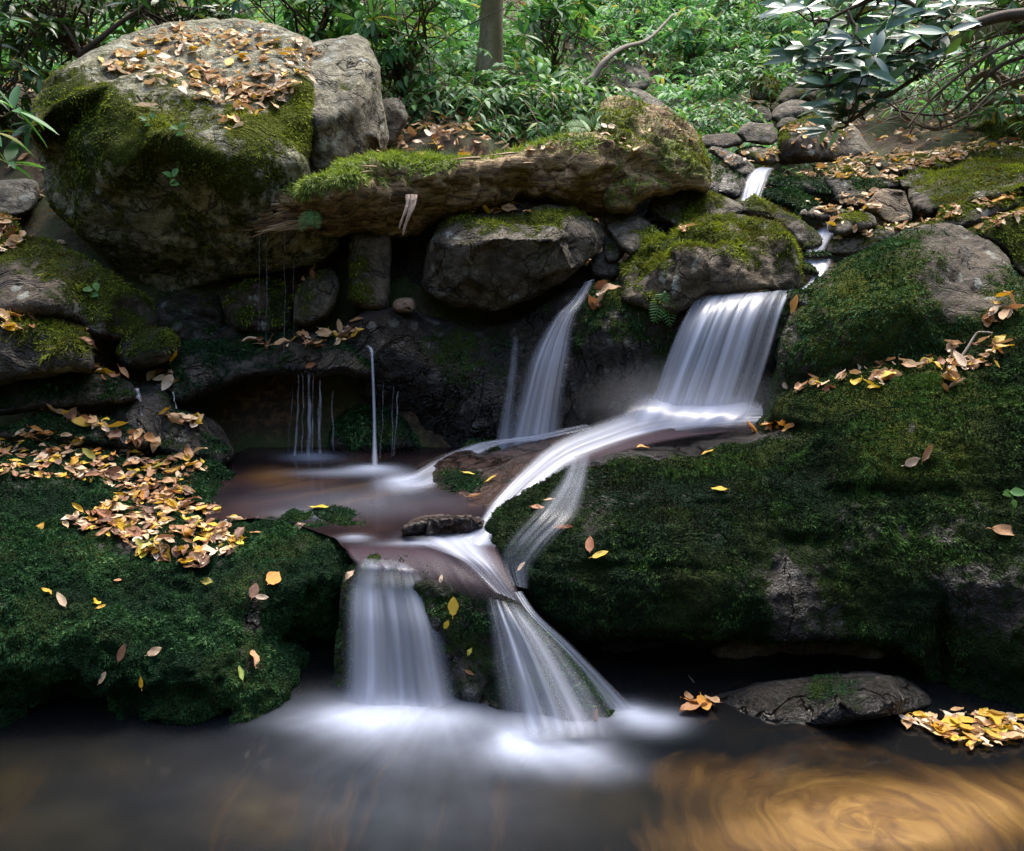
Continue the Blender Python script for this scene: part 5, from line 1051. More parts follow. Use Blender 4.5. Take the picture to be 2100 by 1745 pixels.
def leaf_tpl(w=.5, curl=.3, fold=.25, wave=.08, twist=0., n=7, stem=.16, seed=0):
    r = np.random.default_rng(seed)
    t = np.linspace(0, 1, n + 2)
    hw = .5 * w * np.sin(np.pi * t ** .85) ** .8 * (1 + .06 * r.normal(size=n + 2)); hw[0] = hw[-1] = 0.004
    x = t - .5
    z0 = curl * (x ** 2 - .1) * 1.2
    rows = []
    for s in (-1, -.5, 0, .5, 1):
        zz = z0 + fold * np.abs(s) ** 1.3 * hw * 1.6 + wave * np.sin(t * 9 + s * 3 + seed) * abs(s) * .5
        yy = s * hw * np.cos(fold * .8)
        a = twist * x
        rows.append(np.stack([x, yy * np.cos(a) - zz * np.sin(a), yy * np.sin(a) + zz * np.cos(a)], -1))
    V = np.stack(rows, 1).reshape(-1, 3)
    m = n + 2
    i = np.arange(m - 1)[:, None] * 5; j = np.arange(4)[None]
    Q = np.stack([i + j, i + j + 5, i + j + 6, i + j + 1], -1).reshape(-1, 4)
    if stem:
        k = len(V); b = V[2]
        S = np.array([[0, .012, 0], [0, -.012, 0], [-stem * .6, .008, .02], [-stem * .6, -.008, .02], [-stem, .008, .06 * r.normal()], [-stem, -.008, .05]]) + b
        V = np.vstack([V, S]); Q = np.vstack([Q, [[k, k + 2, k + 3, k + 1], [k + 2, k + 4, k + 5, k + 3]]])
    return V, Q
TPL = [leaf_tpl([.42, .55, .5, .36, .6, .46, .56, .40][q], [.15, .4, -.3, .25, .7, -.4, .08, .3][q], [.15, .35, .2, .6, .3, .12, .08, .4][q], .06 + .03 * (q % 3), [.0, .5, -.6, .3, 1.2, -.3, .1, -1.0][q], seed=q) for q in range(8)]

def mat_leaf(name, a, b, spot):
    m, nt, out = newmat(name); k = NT(nt)
    tc = k.n("ShaderNodeTexCoord").outputs["Object"]
    rnd = k.n("ShaderNodeObjectInfo").outputs["Random"]
    add = k.n("ShaderNodeVectorMath", operation='ADD'); k.l(tc, add.inputs[0]); k.l(rnd, add.inputs[1])
    n1 = k.noise(add.outputs[0], 28, 4, .6)
    f = k.math('ADD', k.math('MULTIPLY', n1, .9), k.math('MULTIPLY', k.math('SUBTRACT', rnd, .5), .7), clamp=True)
    c = k.ramp(f, [(0.2, a), (0.75, b)])
    c = k.mix(k.ramp(k.noise(add.outputs[0], 90, 3, .6), [(0.62, 0.0), (0.72, .8)]), c, spot)
    wv = k.n("ShaderNodeTexWave"); wv.inputs["Scale"].default_value = 40; wv.bands_direction = 'DIAGONAL'; k.l(tc, wv.inputs["Vector"])
    c = k.mix(k.math('MULTIPLY', wv.outputs["Fac"], .12), c, spot)
    bs = k.n("ShaderNodeBsdfPrincipled"); k.l(c, bs.inputs["Base Color"]); bs.inputs["Roughness"].default_value = .5
    k.l(k.bump(k.math('ADD', n1, wv.outputs["Fac"]), .35, .002), bs.inputs["Normal"])
    t = k.n("ShaderNodeBsdfTranslucent"); k.l(c, t.inputs[0])
    x = k.n("ShaderNodeMixShader"); x.inputs[0].default_value = .22; k.l(bs.outputs[0], x.inputs[1]); k.l(t.outputs[0], x.inputs[2])
    k.l(x.outputs[0], out.inputs[0]); return m
LC = {"yellow": ((.52, .28, .012), (.66, .46, .03), (.32, .13, .01)), "tan": ((.38, .18, .07), (.56, .34, .17), (.20, .08, .03)), "pale": ((.50, .33, .20), (.64, .50, .35), (.30, .16, .09)),
      "rust": ((.26, .095, .04), (.48, .22, .09), (.12, .045, .02)), "brown": ((.13, .06, .03), (.28, .13, .07), (.05, .02, .012)), "olive": ((.24, .22, .02), (.46, .42, .03), (.2, .1, .01)),
      "orange": ((.50, .20, .025), (.62, .32, .06), (.28, .09, .02)), "green": ((.13, .22, .03), (.30, .38, .05), (.2, .18, .02))}
LM = {c: mat_leaf("fallen_leaf_" + c, *v) for c, v in LC.items()}
LME = {}
for c in LC:
    for q, (V, Q) in enumerate(TPL):
        me = mesh_np("leaf", V, Q); me.materials.append(LM[c]); LME[c, q] = me
NLEAF = 0
def frame_of(n, yaw, tilt=.0):
    n = n / np.linalg.norm(n)
    n = n + tilt * RNG.normal(size=3); n /= np.linalg.norm(n)
    a = np.array([math.cos(yaw), math.sin(yaw), .0]); x = a - (a @ n) * n
    if np.linalg.norm(x) < .15: x = np.array([0, 0, 1.]) - n[2] * n
    x /= np.linalg.norm(x); y = np.cross(n, x)
    return x, y, n
def put_leaf(p, n, c, q, size, yaw, tilt, lift, label, group=None, proto=[None]):
    global NLEAF
    x, y, z = frame_of(n, yaw, tilt)
    if proto[0] is None:
        o = bpy.data.objects.new("fallen_leaf", LME[c, q]); proto[0] = o
    else:
        o = proto[0].copy(); o.data = LME[c, q]
    for k in ("label", "group"):
        if k in o: del o[k]
    COL.objects.link(o)
    Mx = Matrix(((x[0] * size, y[0] * size, z[0] * size, 0), (x[1] * size, y[1] * size, z[1] * size, 0), (x[2] * size, y[2] * size, z[2] * size, 0), (0, 0, 0, 1)))
    Mx.translation = Vector(p + n * lift)
    o.matrix_world = Mx
    o["label"], o["category"] = label, "leaf"
    if group: o["group"] = group
    NLEAF += 1
    return o
def in_poly(poly, k):
    poly = np.array(poly, float); lo, hi = poly.min(0), poly.max(0); out = []
    while len(out) < k:
        q = lo + (hi - lo) * RNG.random((k * 3, 2)); sd, _ = poly_sd(q[:, 0], q[:, 1], poly); out += q[sd > 0].tolist()
    return out[:k]
def wpick(ch): return ch[0][RNG.choice(len(ch[0]), p=np.array(ch[1]) / sum(ch[1]))]

STUFF = Soup()
def stuff_leaves(pts, size=.055, lift=.03, tilt=.5, rng_=(0., 1.), up=.5, surf=None):
    for (a, b) in pts:
        h = pick(a, b) if surf is None else surf(a, b)
        if h is None: continue
        p, n = h
        if n[2] < .12: continue
        n = n * (1 - up) + np.array([0, 0, 1]) * up
        V, Q = TPL[RNG.integers(8)]
        x, y, z = frame_of(n, RNG.random() * 6.28, tilt)
        s = size * RNG.uniform(.5, 1.35)
        STUFF.add(p + n * (RNG.random() * lift + .006) + s * (V[:, :1] * x + V[:, 1:2] * y + V[:, 2:] * z), Q, None, RNG.uniform(*rng_))
def heap(poly, k, colours, where, group, size=.06, lift=.035, tilt=.45, hole=None, surf=None):
    for (a, b) in in_poly(poly, k):
        h = pick(a, b) if surf is None else surf(a, b)
        if h is None: continue
        p, n = h
        n = n * .55 + np.array([0, 0, 1]) * .45
        c = wpick(colours)
        put_leaf(p, n, c, int(RNG.integers(8)), size * RNG.uniform(.55, 1.35), RNG.random() * 6.28, tilt, .008 + lift * RNG.random(), f"{c} fallen leaf {where}", group)

PA = [(-20, 893), (60, 885), (150, 895), (240, 915), (330, 932), (440, 950), (400, 985), (385, 1010), (420, 1035), (490, 1055), (497, 1130), (470, 1140), (400, 1170), (330, 1150), (280, 1135), (240, 1105), (190, 1100), (125, 1075), (140, 1045), (200, 1042), (250, 1015), (180, 990), (80, 985), (-20, 970)]
stuff_leaves(in_poly(PA, 560), .05, .010, .2, (0.0, 1.))
heap(PA, 158, (("tan", "yellow", "rust", "brown", "pale", "olive", "orange"), (.20, .30, .12, .09, .05, .05, .19)), "in the big heap on top of the wide mossy rock", "leaves heaped on the wide mossy rock", .058, .018, .28)
PB1 = [(1612, 797), (1680, 772), (1760, 748), (1850, 742), (1870, 760), (1800, 800), (1740, 805), (1690, 800), (1640, 806)]
PB2 = [(1868, 770), (1930, 715), (1990, 708), (2060, 705), (2066, 745), (2000, 765), (1960, 800), (1935, 806), (1920, 775)]
stuff_leaves(in_poly(PB1, 30) + in_poly(PB2, 30), .06, .02, .4)
heap(PB1, 26, (("tan", "pale", "yellow", "orange", "rust"), (.4, .2, .2, .1, .1)), "strewn along the low end of the rock wall's ledge", "leaves on the rock wall's ledge", .072, .03)
heap(PB2, 26, (("tan", "pale", "yellow", "rust"), (.35, .3, .25, .1)), "in the clump beside a grey twig on the rock wall", "leaves on the rock wall's ledge", .078, .05)
heap([(2010, 645), (2045, 610), (2085, 640), (2080, 660), (2020, 668)], 11, (("tan", "pale", "yellow"), (.5, .3, .2)), "in the small clump under the big rounded rock wall's shoulder", "leaves under the rock wall's shoulder", .085, .05)
heap([(1208, 632), (1235, 590), (1262, 615), (1240, 634)], 7, (("pale", "rust", "tan"), (.4, .3, .3)), "in the bunch beside the brown mossy boulder", "leaves beside the brown mossy boulder", .10, .06, .7)
heap([(1515, 888), (1560, 872), (1640, 872), (1648, 886)], 9, (("orange", "rust", "tan"), (.6, .25, .15)), "at the lip of the rock wall below the fan fall", "leaves at the lip below the fan fall", .075, .03)
def raft(a, b): return onz(a, b, .008), np.array([0, 0, 1.])
PF = [(1850, 1482), (1910, 1466), (1980, 1455), (2040, 1468), (2110, 1478), (2120, 1512), (2060, 1535), (1990, 1538), (1930, 1520), (1900, 1500)]
stuff_leaves(in_poly(PF, 90), .05, .006, .1, (.3, 1.), surf=raft)
heap(PF, 24, (("yellow", "tan", "orange", "olive"), (.4, .35, .15, .1)), "floating in the leaf raft by the undercut wall", "floating leaf raft", .06, .012, .12, surf=raft)
heap([(1400, 1440), (1470, 1435), (1500, 1452), (1440, 1468)], 5, (("orange", "tan"), (.6, .4)), "floating by the thin twig in front of the undercut", "leaves floating by the twig", .085, .01, .15, surf=raft)

ONE = [  # px, py, colour, size, yaw, label
 (85, 1085, "yellow", .05, 1.4, "yellow leaf alone on dark moss just below the big leaf heap"),
 (92, 1218, "yellow", .04, 1.2, "small yellow leaf next to a pale pink one on the mossy face"),
 (124, 1232, "pale", .055, 1.9, "pale pink long stalked leaf on the mossy face"),
 (192, 1240, "yellow", .05, .9, "folded amber leaf beside a tiny yellow one on the mossy face"),
 (210, 1248, "yellow", .03, .7, "tiny yellow leaf beside the folded amber one"),
 (253, 1338, "brown", .055, 1.4, "brown upright leaf low on the wide mossy face"),
 (318, 1337, "pale", .045, .6, "whitish curled leaf low on the wide mossy face"),
 (216, 1390, "pale", .04, 1.3, "pale slim leaf near the waterline of the mossy face"),
 (288, 1397, "yellow", .038, 1.7, "little yellow leaf near the waterline of the mossy face"),
 (243, 1195, "rust", .025, .3, "tiny rust speck of a leaf in the middle of the mossy face"),
 (525, 1098, "tan", .05, .5, "oval tan leaf on moss beside the foot of the leaf heap"),
 (618, 1084, "pale", .065, .2, "cream curled leaf on the wet moss at the middle pool's edge"),
 (562, 1062, "yellow", .06, .1, "yellow leaf at the rim of the middle pool above bare moss"),
 (655, 1045, "yellow", .075, .5, "bright yellow leaf on the tip of the small green hump"),
 (735, 1042, "rust", .04, .0, "slim rust leaf on top of the small green hump"),
 (430, 1196, "olive", .05, -.3, "olive leaf on moss under the leaf heap"),
 (558, 1190, "orange", .085, 1.0, "torn orange leaf above the white wet streak"),
 (522, 1214, "brown", .055, 1.5, "dark brown leaf above the white wet streak"),
 (535, 1226, "pale", .045, .1, "cream scrap of leaf at the top of the white wet streak"),
 (516, 1352, "tan", .06, .9, "tan leaf halfway down the white wet streak"),
 (489, 1382, "green", .045, 1.2, "yellow green leaf beside the foot of the white wet streak"),
 (720, 1182, "pale", .045, 1.2, "pale leaf hanging at the edge of the broad front fall"),
 (929, 1243, "yellow", .06, 1.5, "golden round leaf on the wet split rock between the front falls"),
 (905, 1190, "pale", .03, 1.5, "small cream leaf under the lip of the middle pool"),
 (917, 1279, "yellow", .03, 1.1, "small yellow leaf under the golden round one on the split rock"),
 (966, 1338, "olive", .03, 1.3, "tiny olive leaf halfway down the split rock"),
 (964, 1377, "tan", .035, -.4, "small tan leaf low on the split rock"),
 (1217, 1466, "tan", .05, 1.3, "oval tan leaf at the waterline of the split rock"),
 (1233, 1141, "yellow", .06, .3, "pale yellow leaf at the foot of a curled brown leaf on the dark wall"),
 (1212, 1120, "rust", .075, 1.9, "curled brown leaf stuck upright on the dark mossy wall"),
 (1452, 932, "yellow", .06, 2.1, "cream yellow leaf just under the wall's lip"),
 (1475, 1008, "yellow", .06, 1.8, "round yellow leaf in the middle of the dark wall"),
 (1633, 625, "orange", .10, 1.6, "long amber leaf hanging at the head of the fan fall"),
 (1155, 1088, "rust", .07, .8, "slim orange brown leaf stranded beside the veil of water"),
 (1101, 1045, "rust", .055, .9, "rust leaf on the black wet nose of the wall"),
 (1127, 1030, "tan", .045, 1.5, "tan leaf on the black wet nose of the wall"),
 (1072, 1165, "pale", .04, 1.5, "cream leaf where the veil of water leaves the wall"),
 (975, 1022, "tan", .06, 1.2, "tan leaf on the mossy ridge beside the white chute"),
 (1010, 985, "yellow", .055, 1.6, "slim yellow leaf on the mossy ridge above the middle pool"),
 (960, 975, "yellow", .055, 1.1, "yellow leaf with a torn tip on the mossy ridge"),
 (1318, 922, "orange", .06, .6, "curled orange leaf at the wet edge of the chute"),
 (1865, 947, "pale", .075, .3, "pale folded leaf on the bright moss cushion of the wall"),
 (1897, 928, "tan", .075, 1.0, "upright curled tan leaf on the bright moss cushion"),
 (2062, 1092, "tan", .10, -.2, "twisted tan leaf low on the wall by the frame edge"),
 (352, 727, "yellow", .07, 1.3, "amber leaf clinging to the front of the dripping ledge"),
 (732, 659, "tan", .07, .5, "tan leaf at the top corner of the wet rock face"),
 (640, 750, "rust", .065, .1, "rust leaf at the wet notch above the water threads"),
 (303, 222, "pale", .10, .8, "big pale leaf standing up on the huge boulder's shoulder"),
]
for (a, b, c, s, yaw, lab) in ONE:
    h = pick(a, b)
    if h is None: continue
    p, n = h
    # leaves on a steep face lie flat on it
    x = None
    dirw = W(a + 10 * math.cos(yaw), b - 10 * math.sin(yaw), p[1]) - W(a, b, p[1])
    o = put_leaf(p, n, c, int(RNG.choice([0, 6, 3, 2])), s * 1.05, 0, .12, .012, lab)
    n2 = np.array(n) / np.linalg.norm(n); xx = dirw - (dirw @ n2) * n2; xx /= np.linalg.norm(xx); yy = np.cross(n2, xx); sz = s * 1.05
    o.matrix_world = Matrix(((xx[0] * sz, yy[0] * sz, n2[0] * sz, p[0] + n2[0] * .012), (xx[1] * sz, yy[1] * sz, n2[1] * sz, p[1] + n2[1] * .012), (xx[2] * sz, yy[2] * sz, n2[2] * sz, p[2] + n2[2] * .012), (0, 0, 0, 1)))

# the many leaves farther off
stuff_leaves(in_poly([(185, 128), (330, 68), (470, 60), (620, 80), (655, 110), (640, 170), (590, 185), (560, 205), (470, 230), (430, 210), (330, 190), (260, 160)], 300), .078, .02, .3, (.4, 1.))
stuff_leaves(in_poly([(270, 60), (560, 45), (560, 75), (300, 90)], 30), .07, .02, .3, (.4, .95))
stuff_leaves(in_poly([(440, 230), (540, 185), (620, 190), (560, 230), (470, 280), (430, 290)], 30), .07, .03, .5, (.4, .95))
for poly, k in (([(-20, 450), (50, 440), (60, 500), (-10, 520)], 40), ([(-20, 640), (60, 645), (80, 680), (0, 690)], 22), ([(150, 660), (200, 700), (260, 770), (180, 770)], 24), ([(80, 850), (150, 845), (300, 905), (440, 955), (300, 930), (160, 870)], 46),
                ([(500, 700), (560, 690), (720, 700), (700, 720), (560, 720)], 24), ([(640, 690), (740, 670), (730, 700), (660, 705)], 22), ([(320, 850), (400, 855), (420, 880), (350, 870)], 16), ([(270, 755), (370, 770), (350, 810), (300, 790)], 12), ([(120, 760), (260, 765), (280, 800)], 10),
                ([(940, 440), (1030, 412), (1100, 435), (1090, 446), (950, 448)], 22), ([(605, 560), (660, 550), (690, 560), (620, 580)], 8)):
    stuff_leaves(in_poly(poly, k), .075, .03, .5)
UPS = [([(1600, 345), (1760, 318), (1950, 300), (1990, 325), (1860, 350), (1840, 375), (1700, 368), (1600, 362)], 300), ([(1560, 320), (1700, 260), (1760, 260), (1700, 330), (1600, 345)], 70), ([(1650, 420), (1790, 390), (1800, 440), (1700, 440)], 60), ([(1640, 440), (1720, 430), (1740, 470), (1690, 480)], 30),
       ([(1700, 485), (1900, 440), (2100, 385), (2100, 410), (1900, 465), (1720, 500)], 90), ([(1900, 300), (2100, 290), (2100, 305), (1920, 325)], 60), ([(1860, 340), (1960, 320), (2000, 328), (1900, 345)], 40), ([(1990, 465), (2100, 430), (2100, 445), (2020, 480)], 20), ([(1230, 225), (1420, 260), (1440, 300), (1300, 320), (1240, 300)], 22),
       ([(1450, 300), (1600, 290), (1600, 340), (1500, 340)], 40), ([(1590, 270), (1700, 245), (1740, 240), (1650, 280)], 40), ([(1380, 470), (1340, 450), (1420, 470), (1400, 480)], 10), ([(760, 320), (1100, 290), (1200, 290), (1100, 318)], 14)]
for poly, k in UPS: stuff_leaves(in_poly(poly, int(k * 1.1)), .055, .025, .4, (.4, .95))
# forest floor: straight on the ground
def floor_pt(x, y): return np.array([x, y, float(ground_z(np.array([x]), np.array([y]))[0]) + .03])
for _ in range(2600):
    y = RNG.uniform(5.3, 13); x = RNG.uniform(-.6, .62) * y
    V, Q = TPL[RNG.integers(8)]; X, Yv, Z = frame_of(np.array([0, -.2, 1]), RNG.random() * 6.28, .35); s = .09 * RNG.uniform(.7, 1.3)
    p = floor_pt(x, y) + np.array([0, 0, .05 * RNG.random()])
    STUFF.add(p + s * (V[:, :1] * X + V[:, 1:2] * Yv + V[:, 2:] * Z), Q, None, RNG.uniform(.1, .95))
for (x0, x1, y0, y1, k) in ((-1.0, .5, 5.5, 7.2, 420), (2.0, 4.6, 5.6, 9.2, 350), (.3, 2.2, 6.4, 9.5, 450)):
    for _ in range(k):
        y = RNG.uniform(y0, y1); x = RNG.uniform(x0, x1)
        V, Q = TPL[RNG.integers(8)]; X, Yv, Z = frame_of(np.array([0, -.3, 1]), RNG.random() * 6.28, .4); s = .075 * RNG.uniform(.7, 1.3)
        p = floor_pt(x, y) + np.array([0, 0, .06 * RNG.random()])
        STUFF.add(p + s * (V[:, :1] * X + V[:, 1:2] * Yv + V[:, 2:] * Z), Q, None, RNG.uniform(.2, .95))
link("leaf_litter", STUFF.build("leaf_litter"), M['litter'], None, "brown and pale fallen leaves scattered over rocks, ledges and the forest floor", "leaves", None, "stuff")
# ------------------------------------------------------------------ plants
def blade_tpl(w=.3, droop=.25, fold=.25, n=4):
    t = np.linspace(0, 1, n + 2); hw = .5 * w * np.sin(np.pi * t ** .8) ** .75; hw[0] = .012; hw[-1] = .003
    z = -droop * t ** 2
    V = np.stack([np.stack([t, -hw, z + fold * hw], -1), np.stack([t, 0 * t, z], -1), np.stack([t, hw, z + fold * hw], -1)], 1).reshape(-1, 3)
    i = np.arange(n + 1)[:, None] * 3; j = np.arange(2)[None]
    return V, np.stack([i + j, i + j + 3, i + j + 4, i + j + 1], -1).reshape(-1, 4)
RH = [blade_tpl(.27, d, f) for d, f in ((.1, .3), (.25, .15), (.4, .4), (.05, .1))]
LE = [blade_tpl(.34, d, f, 2) for d, f in ((.15, .3), (.3, .2), (.45, .4))]
UPV = np.array([0, 0, 1.])
def leaf_at(S, tpl, p, d, up, L, a):
    d = d / (np.linalg.norm(d) + 1e-9); y = np.cross(up, d); ny = np.linalg.norm(y)
    if ny < .05: y = np.array([1., 0, 0])
    else: y = y / ny
    z = np.cross(d, y); V, Q = tpl
    S.add(p + L * (V[:, :1] * d + V[:, 1:2] * y + V[:, 2:] * z), Q, None, a)
def whorl(S, p, axis, L, n=8, spread=.9, droop=.1, bias=None, upv=UPV):
    axis = axis / np.linalg.norm(axis)
    a = np.cross(axis, [.3, .5, .8]); a /= np.linalg.norm(a); b = np.cross(axis, a); r0 = RNG.random() * 6.28
    for k in range(n):
        th = r0 + k * 6.283 / n + RNG.normal() * .2
        d = spread * (math.cos(th) * a + math.sin(th) * b) + axis * RNG.uniform(.0, .5) - UPV * droop * RNG.uniform(.3, 1.5)
        if bias is not None: d = d + bias * RNG.uniform(.3, 1.1)
        leaf_at(S, RH[RNG.integers(4)], p + .01 * d, d, upv + RNG.normal(0, .3, 3), L * RNG.uniform(.7, 1.2), RNG.random())
def curve_pts(a, b, sag, n=9, wob=.03):
    t = np.linspace(0, 1, n)[:, None]
    return a + (b - a) * t + np.array([0, 0, 1]) * sag * 4 * t * (1 - t) + wob * RNG.normal(size=(n, 3)) * np.sin(np.pi * t)

def rhodo(name, label, base, tips, L, mat, sub=3, spread=.2, n=8, bias=None, rad=.014, group=None, cat="shrub", droop=.15):
    """a rhododendron: stems from BASE out to every tip, a whorl of leaves on each"""
    base = np.array(base, float); St, Lf = Soup(), Soup()
    for tp in tips:
        tp = np.array(tp, float); P = curve_pts(base, tp, .12 * np.linalg.norm(tp - base), 10, .04)
        St.add(*tube(P, np.linspace(rad, rad * .35, len(P)), 5), a=RNG.random())
        whorl(Lf, tp, P[-1] - P[-3] + .3 * UPV, L, n, bias=bias, droop=droop)
        for k in range(sub):
            f = RNG.uniform(.55, .98); q = P[int(f * 9)]; t2 = q + RNG.normal(0, spread, 3) + np.array([0, 0, spread * .4])
            P2 = curve_pts(q, t2, .02, 5, .01); St.add(*tube(P2, np.linspace(rad * .5, rad * .25, 5), 4), a=RNG.random())
            whorl(Lf, t2, P2[-1] - P2[0] + .2 * UPV, L * RNG.uniform(.75, 1.05), n, bias=bias, droop=droop)
    root = link(name, None, None, None, label, cat, group, None, base)
    for nm, s, m in (("stems", St, 'bark'), ("leaves", Lf, mat)):
        s.V = [v - base for v in s.V]; link(nm, s.build(nm), M[m], root)
    return root

def arch(St, Lf, base, d, L, leafL, nl, droop=.55, wide=1.):
    t = np.linspace(0, 1, 9)[:, None]; d = d / np.linalg.norm(d)
    P = base + d * L * t + np.array([0, 0, -1]) * droop * L * t ** 2.2
    if St is not None: St.add(*tube(P, np.linspace(.005, .002, 9), 4), a=RNG.random())
    T = np.gradient(P, axis=0); T /= np.linalg.norm(T, axis=1)[:, None]
    for k in range(nl):
        f = .2 + .8 * k / (nl - 1); i = min(int(f * 8), 7); g = f * 8 - i; p = P[i] * (1 - g) + P[i + 1] * g; tt = T[i]
        s = np.cross(tt, UPV); s /= np.linalg.norm(s) + 1e-9
        dd = tt * .55 + s * (1 if k % 2 else -1) * wide + RNG.normal(0, .18, 3) - UPV * .25
        leaf_at(Lf, LE[RNG.integers(3)], p, dd, UPV + RNG.normal(0, .3, 3), leafL * RNG.uniform(.7, 1.2) * (1 - .3 * abs(f - .55)), RNG.random())
def arching(name, label, pts, mat, L=.6, leafL=.09, per=10, nl=13, group=None, up=.75, toward=np.array([0, -.6, 0])):
    St, Lf = Soup(), Soup(); pts = [np.array(p, float) for p in pts]; base = np.mean(pts, 0)
    for p in pts:
        for k in range(per):
            a = RNG.random() * 6.28
            arch(St, Lf, p + RNG.normal(0, .05, 3), np.array([math.cos(a), math.sin(a), up * RNG.uniform(.6, 1.6)]) + toward, L * RNG.uniform(.6, 1.25), leafL, nl)
    root = link(name, None, None, None, label, "shrub", group, None, base)
    for nm, s, m in (("stems", St, 'bark'), ("leaves", Lf, mat)):
        s.V = [v - base for v in s.V]; link(nm, s.build(nm), M[m], root)

def gp(px, py, Y):  # point seen at (px,py) at depth Y
    return W(px, py, Y)
# rhododendron branch that hangs in over the stream
HW = [(300, 60), (590, 60), (720, 170), (1060, 130), (400, 390), (600, 520), (740, 330), (900, 400), (930, 560), (560, 690), (700, 640), (860, 600), (1000, 560), (1170, 560), (1300, 470), (1100, 330), (1290, 300), (1400, 340), (1500, 260), (1250, 80), (620, 980), (690, 800), (900, 790), (1560, 40), (1480, 440), (820, 470), (640, 900), (1000, 240), (860, 60)]
St, Lf = Soup(), Soup()
trunk = np.array([gp(2250, 30, 4.3), gp(2080, 30, 4.2), gp(1975, 55, 4.15), gp(1900, 60, 4.1), gp(1860, 100, 4.05), gp(1820, 120, 4.0), gp(1760, 145, 4.0), gp(1700, 160, 4.0)])
trunk = catmull(trunk, 40); St.add(*tube(trunk, np.linspace(.028, .007, 40), 6), a=.15)
tr2 = catmull(np.array([gp(1975, 55, 4.15), gp(1900, 30, 4.05), gp(1830, -10, 4.0), gp(1760, 10, 3.9), gp(1700, 40, 3.9)]), 24); St.add(*tube(tr2, np.linspace(.018, .006, 24), 5), a=.15)
tr3 = catmull(np.array([trunk[20], gp(1925, 110, 4.1), gp(1890, 150, 4.05), gp(1830, 190, 4.0), gp(1790, 215, 4.0), gp(1740, 250, 3.95)]), 24); St.add(*tube(tr3, np.linspace(.014, .005, 24), 5), a=.15)
SP = np.vstack([trunk, tr2, tr3])
HW = HW + [(a + RNG.normal() * 60 - 30, b + 60 + RNG.normal() * 40) for a, b in HW[4:14]] + [(a + RNG.normal() * 90 - 40, b + RNG.normal() * 70) for a, b in HW[:26]]
for (a, b) in HW:
    px, py = 1555.6 + a * .2593, b * .2593; Y = 4.0 + RNG.normal() * .12
    tp = gp(px, py, Y); q = SP[np.argmin(np.linalg.norm(SP - tp, axis=1) + .25 * np.maximum(0, tp[0] - SP[:, 0]))]
    P = curve_pts(q, tp, -.02, 8, .01); St.add(*tube(P, np.linspace(.006, .003, 8), 5), a=.2)
    whorl(Lf, tp, P[-1] - P[-3] + .2 * UPV, .13, 8, spread=.75, droop=.05, bias=np.array([-.6, -.2, -.04]), upv=np.array([-.1, -.75, .75]))
b0 = np.array(trunk[0]); root = link("rhododendron_branch", None, None, None, "grey green rhododendron branch reaching over the upper stream from the bank", "shrub", None, None, b0)
for nm, s, m in (("stems", St, 'bark'), ("leaves", Lf, 'pale_leaf')):
    s.V = [v - b0 for v in s.V]; link(nm, s.build(nm), M[m], root)
# two whorls at the frame edge
rhodo("rhododendron_branch", "few large green leaf whorls beside the huge boulder at the frame edge", gp(-160, 420, 3.6), [gp(30, 225, 3.45), gp(14, 335, 3.4), gp(-20, 270, 3.45)], .15, 'green_leaf', 0, .1, 7, rad=.008, bias=np.array([.25, 0, -.05]))
# rhododendrons behind the huge boulder
def tipset(cx, cy, rx, ry, Y, k, dy=.5): return [gp(cx + rx * RNG.uniform(-1, 1), cy + ry * RNG.uniform(-1, 1), Y + RNG.uniform(-dy, dy)) for _ in range(k)]
GS = "rhododendron shrubs behind the boulders"
rhodo("rhododendron_shrub", "dark rhododendron with grey forked stems behind the huge boulder's mossy shoulder", gp(165, 118, 7.0), tipset(90, 20, 150, 70, 6.8, 20), .15, 'dark_leaf', 4, .28, group=GS)
rhodo("rhododendron_shrub", "dark rhododendron low beside the huge boulder above the frame edge stone", gp(10, 260, 6.4), tipset(10, 130, 90, 90, 6.3, 12), .15, 'dark_leaf', 4, .24, group=GS)
rhodo("rhododendron_shrub", "dark glossy rhododendron directly behind the huge boulder's leafy crown", gp(380, 120, 7.6), tipset(360, 5, 150, 40, 7.5, 18), .15, 'dark_leaf', 4, .28, group=GS)
rhodo("rhododendron_shrub", "glossy green rhododendron rising above the crack between the two boulders", gp(640, 150, 7.6), tipset(610, 15, 120, 50, 7.4, 16), .155, 'green_leaf', 4, .28, group=GS)
rhodo("rhododendron_shrub", "glossy green rhododendron arching out next to the tree trunk", gp(830, 200, 7.4), tipset(820, 70, 100, 80, 7.2, 18), .16, 'green_leaf', 4, .28, group=GS)
rhodo("rhododendron_shrub", "small rhododendron with drooping leaves beyond the tree trunk", gp(1140, 140, 9.0), tipset(1130, 30, 80, 50, 8.8, 10), .18, 'green_leaf', 4, .3, group=GS)
rhodo("rhododendron_shrub", "dim rhododendron thicket in the corner above the brown branch tangle", gp(2150, 90, 7.2), tipset(2080, 20, 120, 40, 7.0, 12), .15, 'dark_leaf', 4, .3, group=GS)
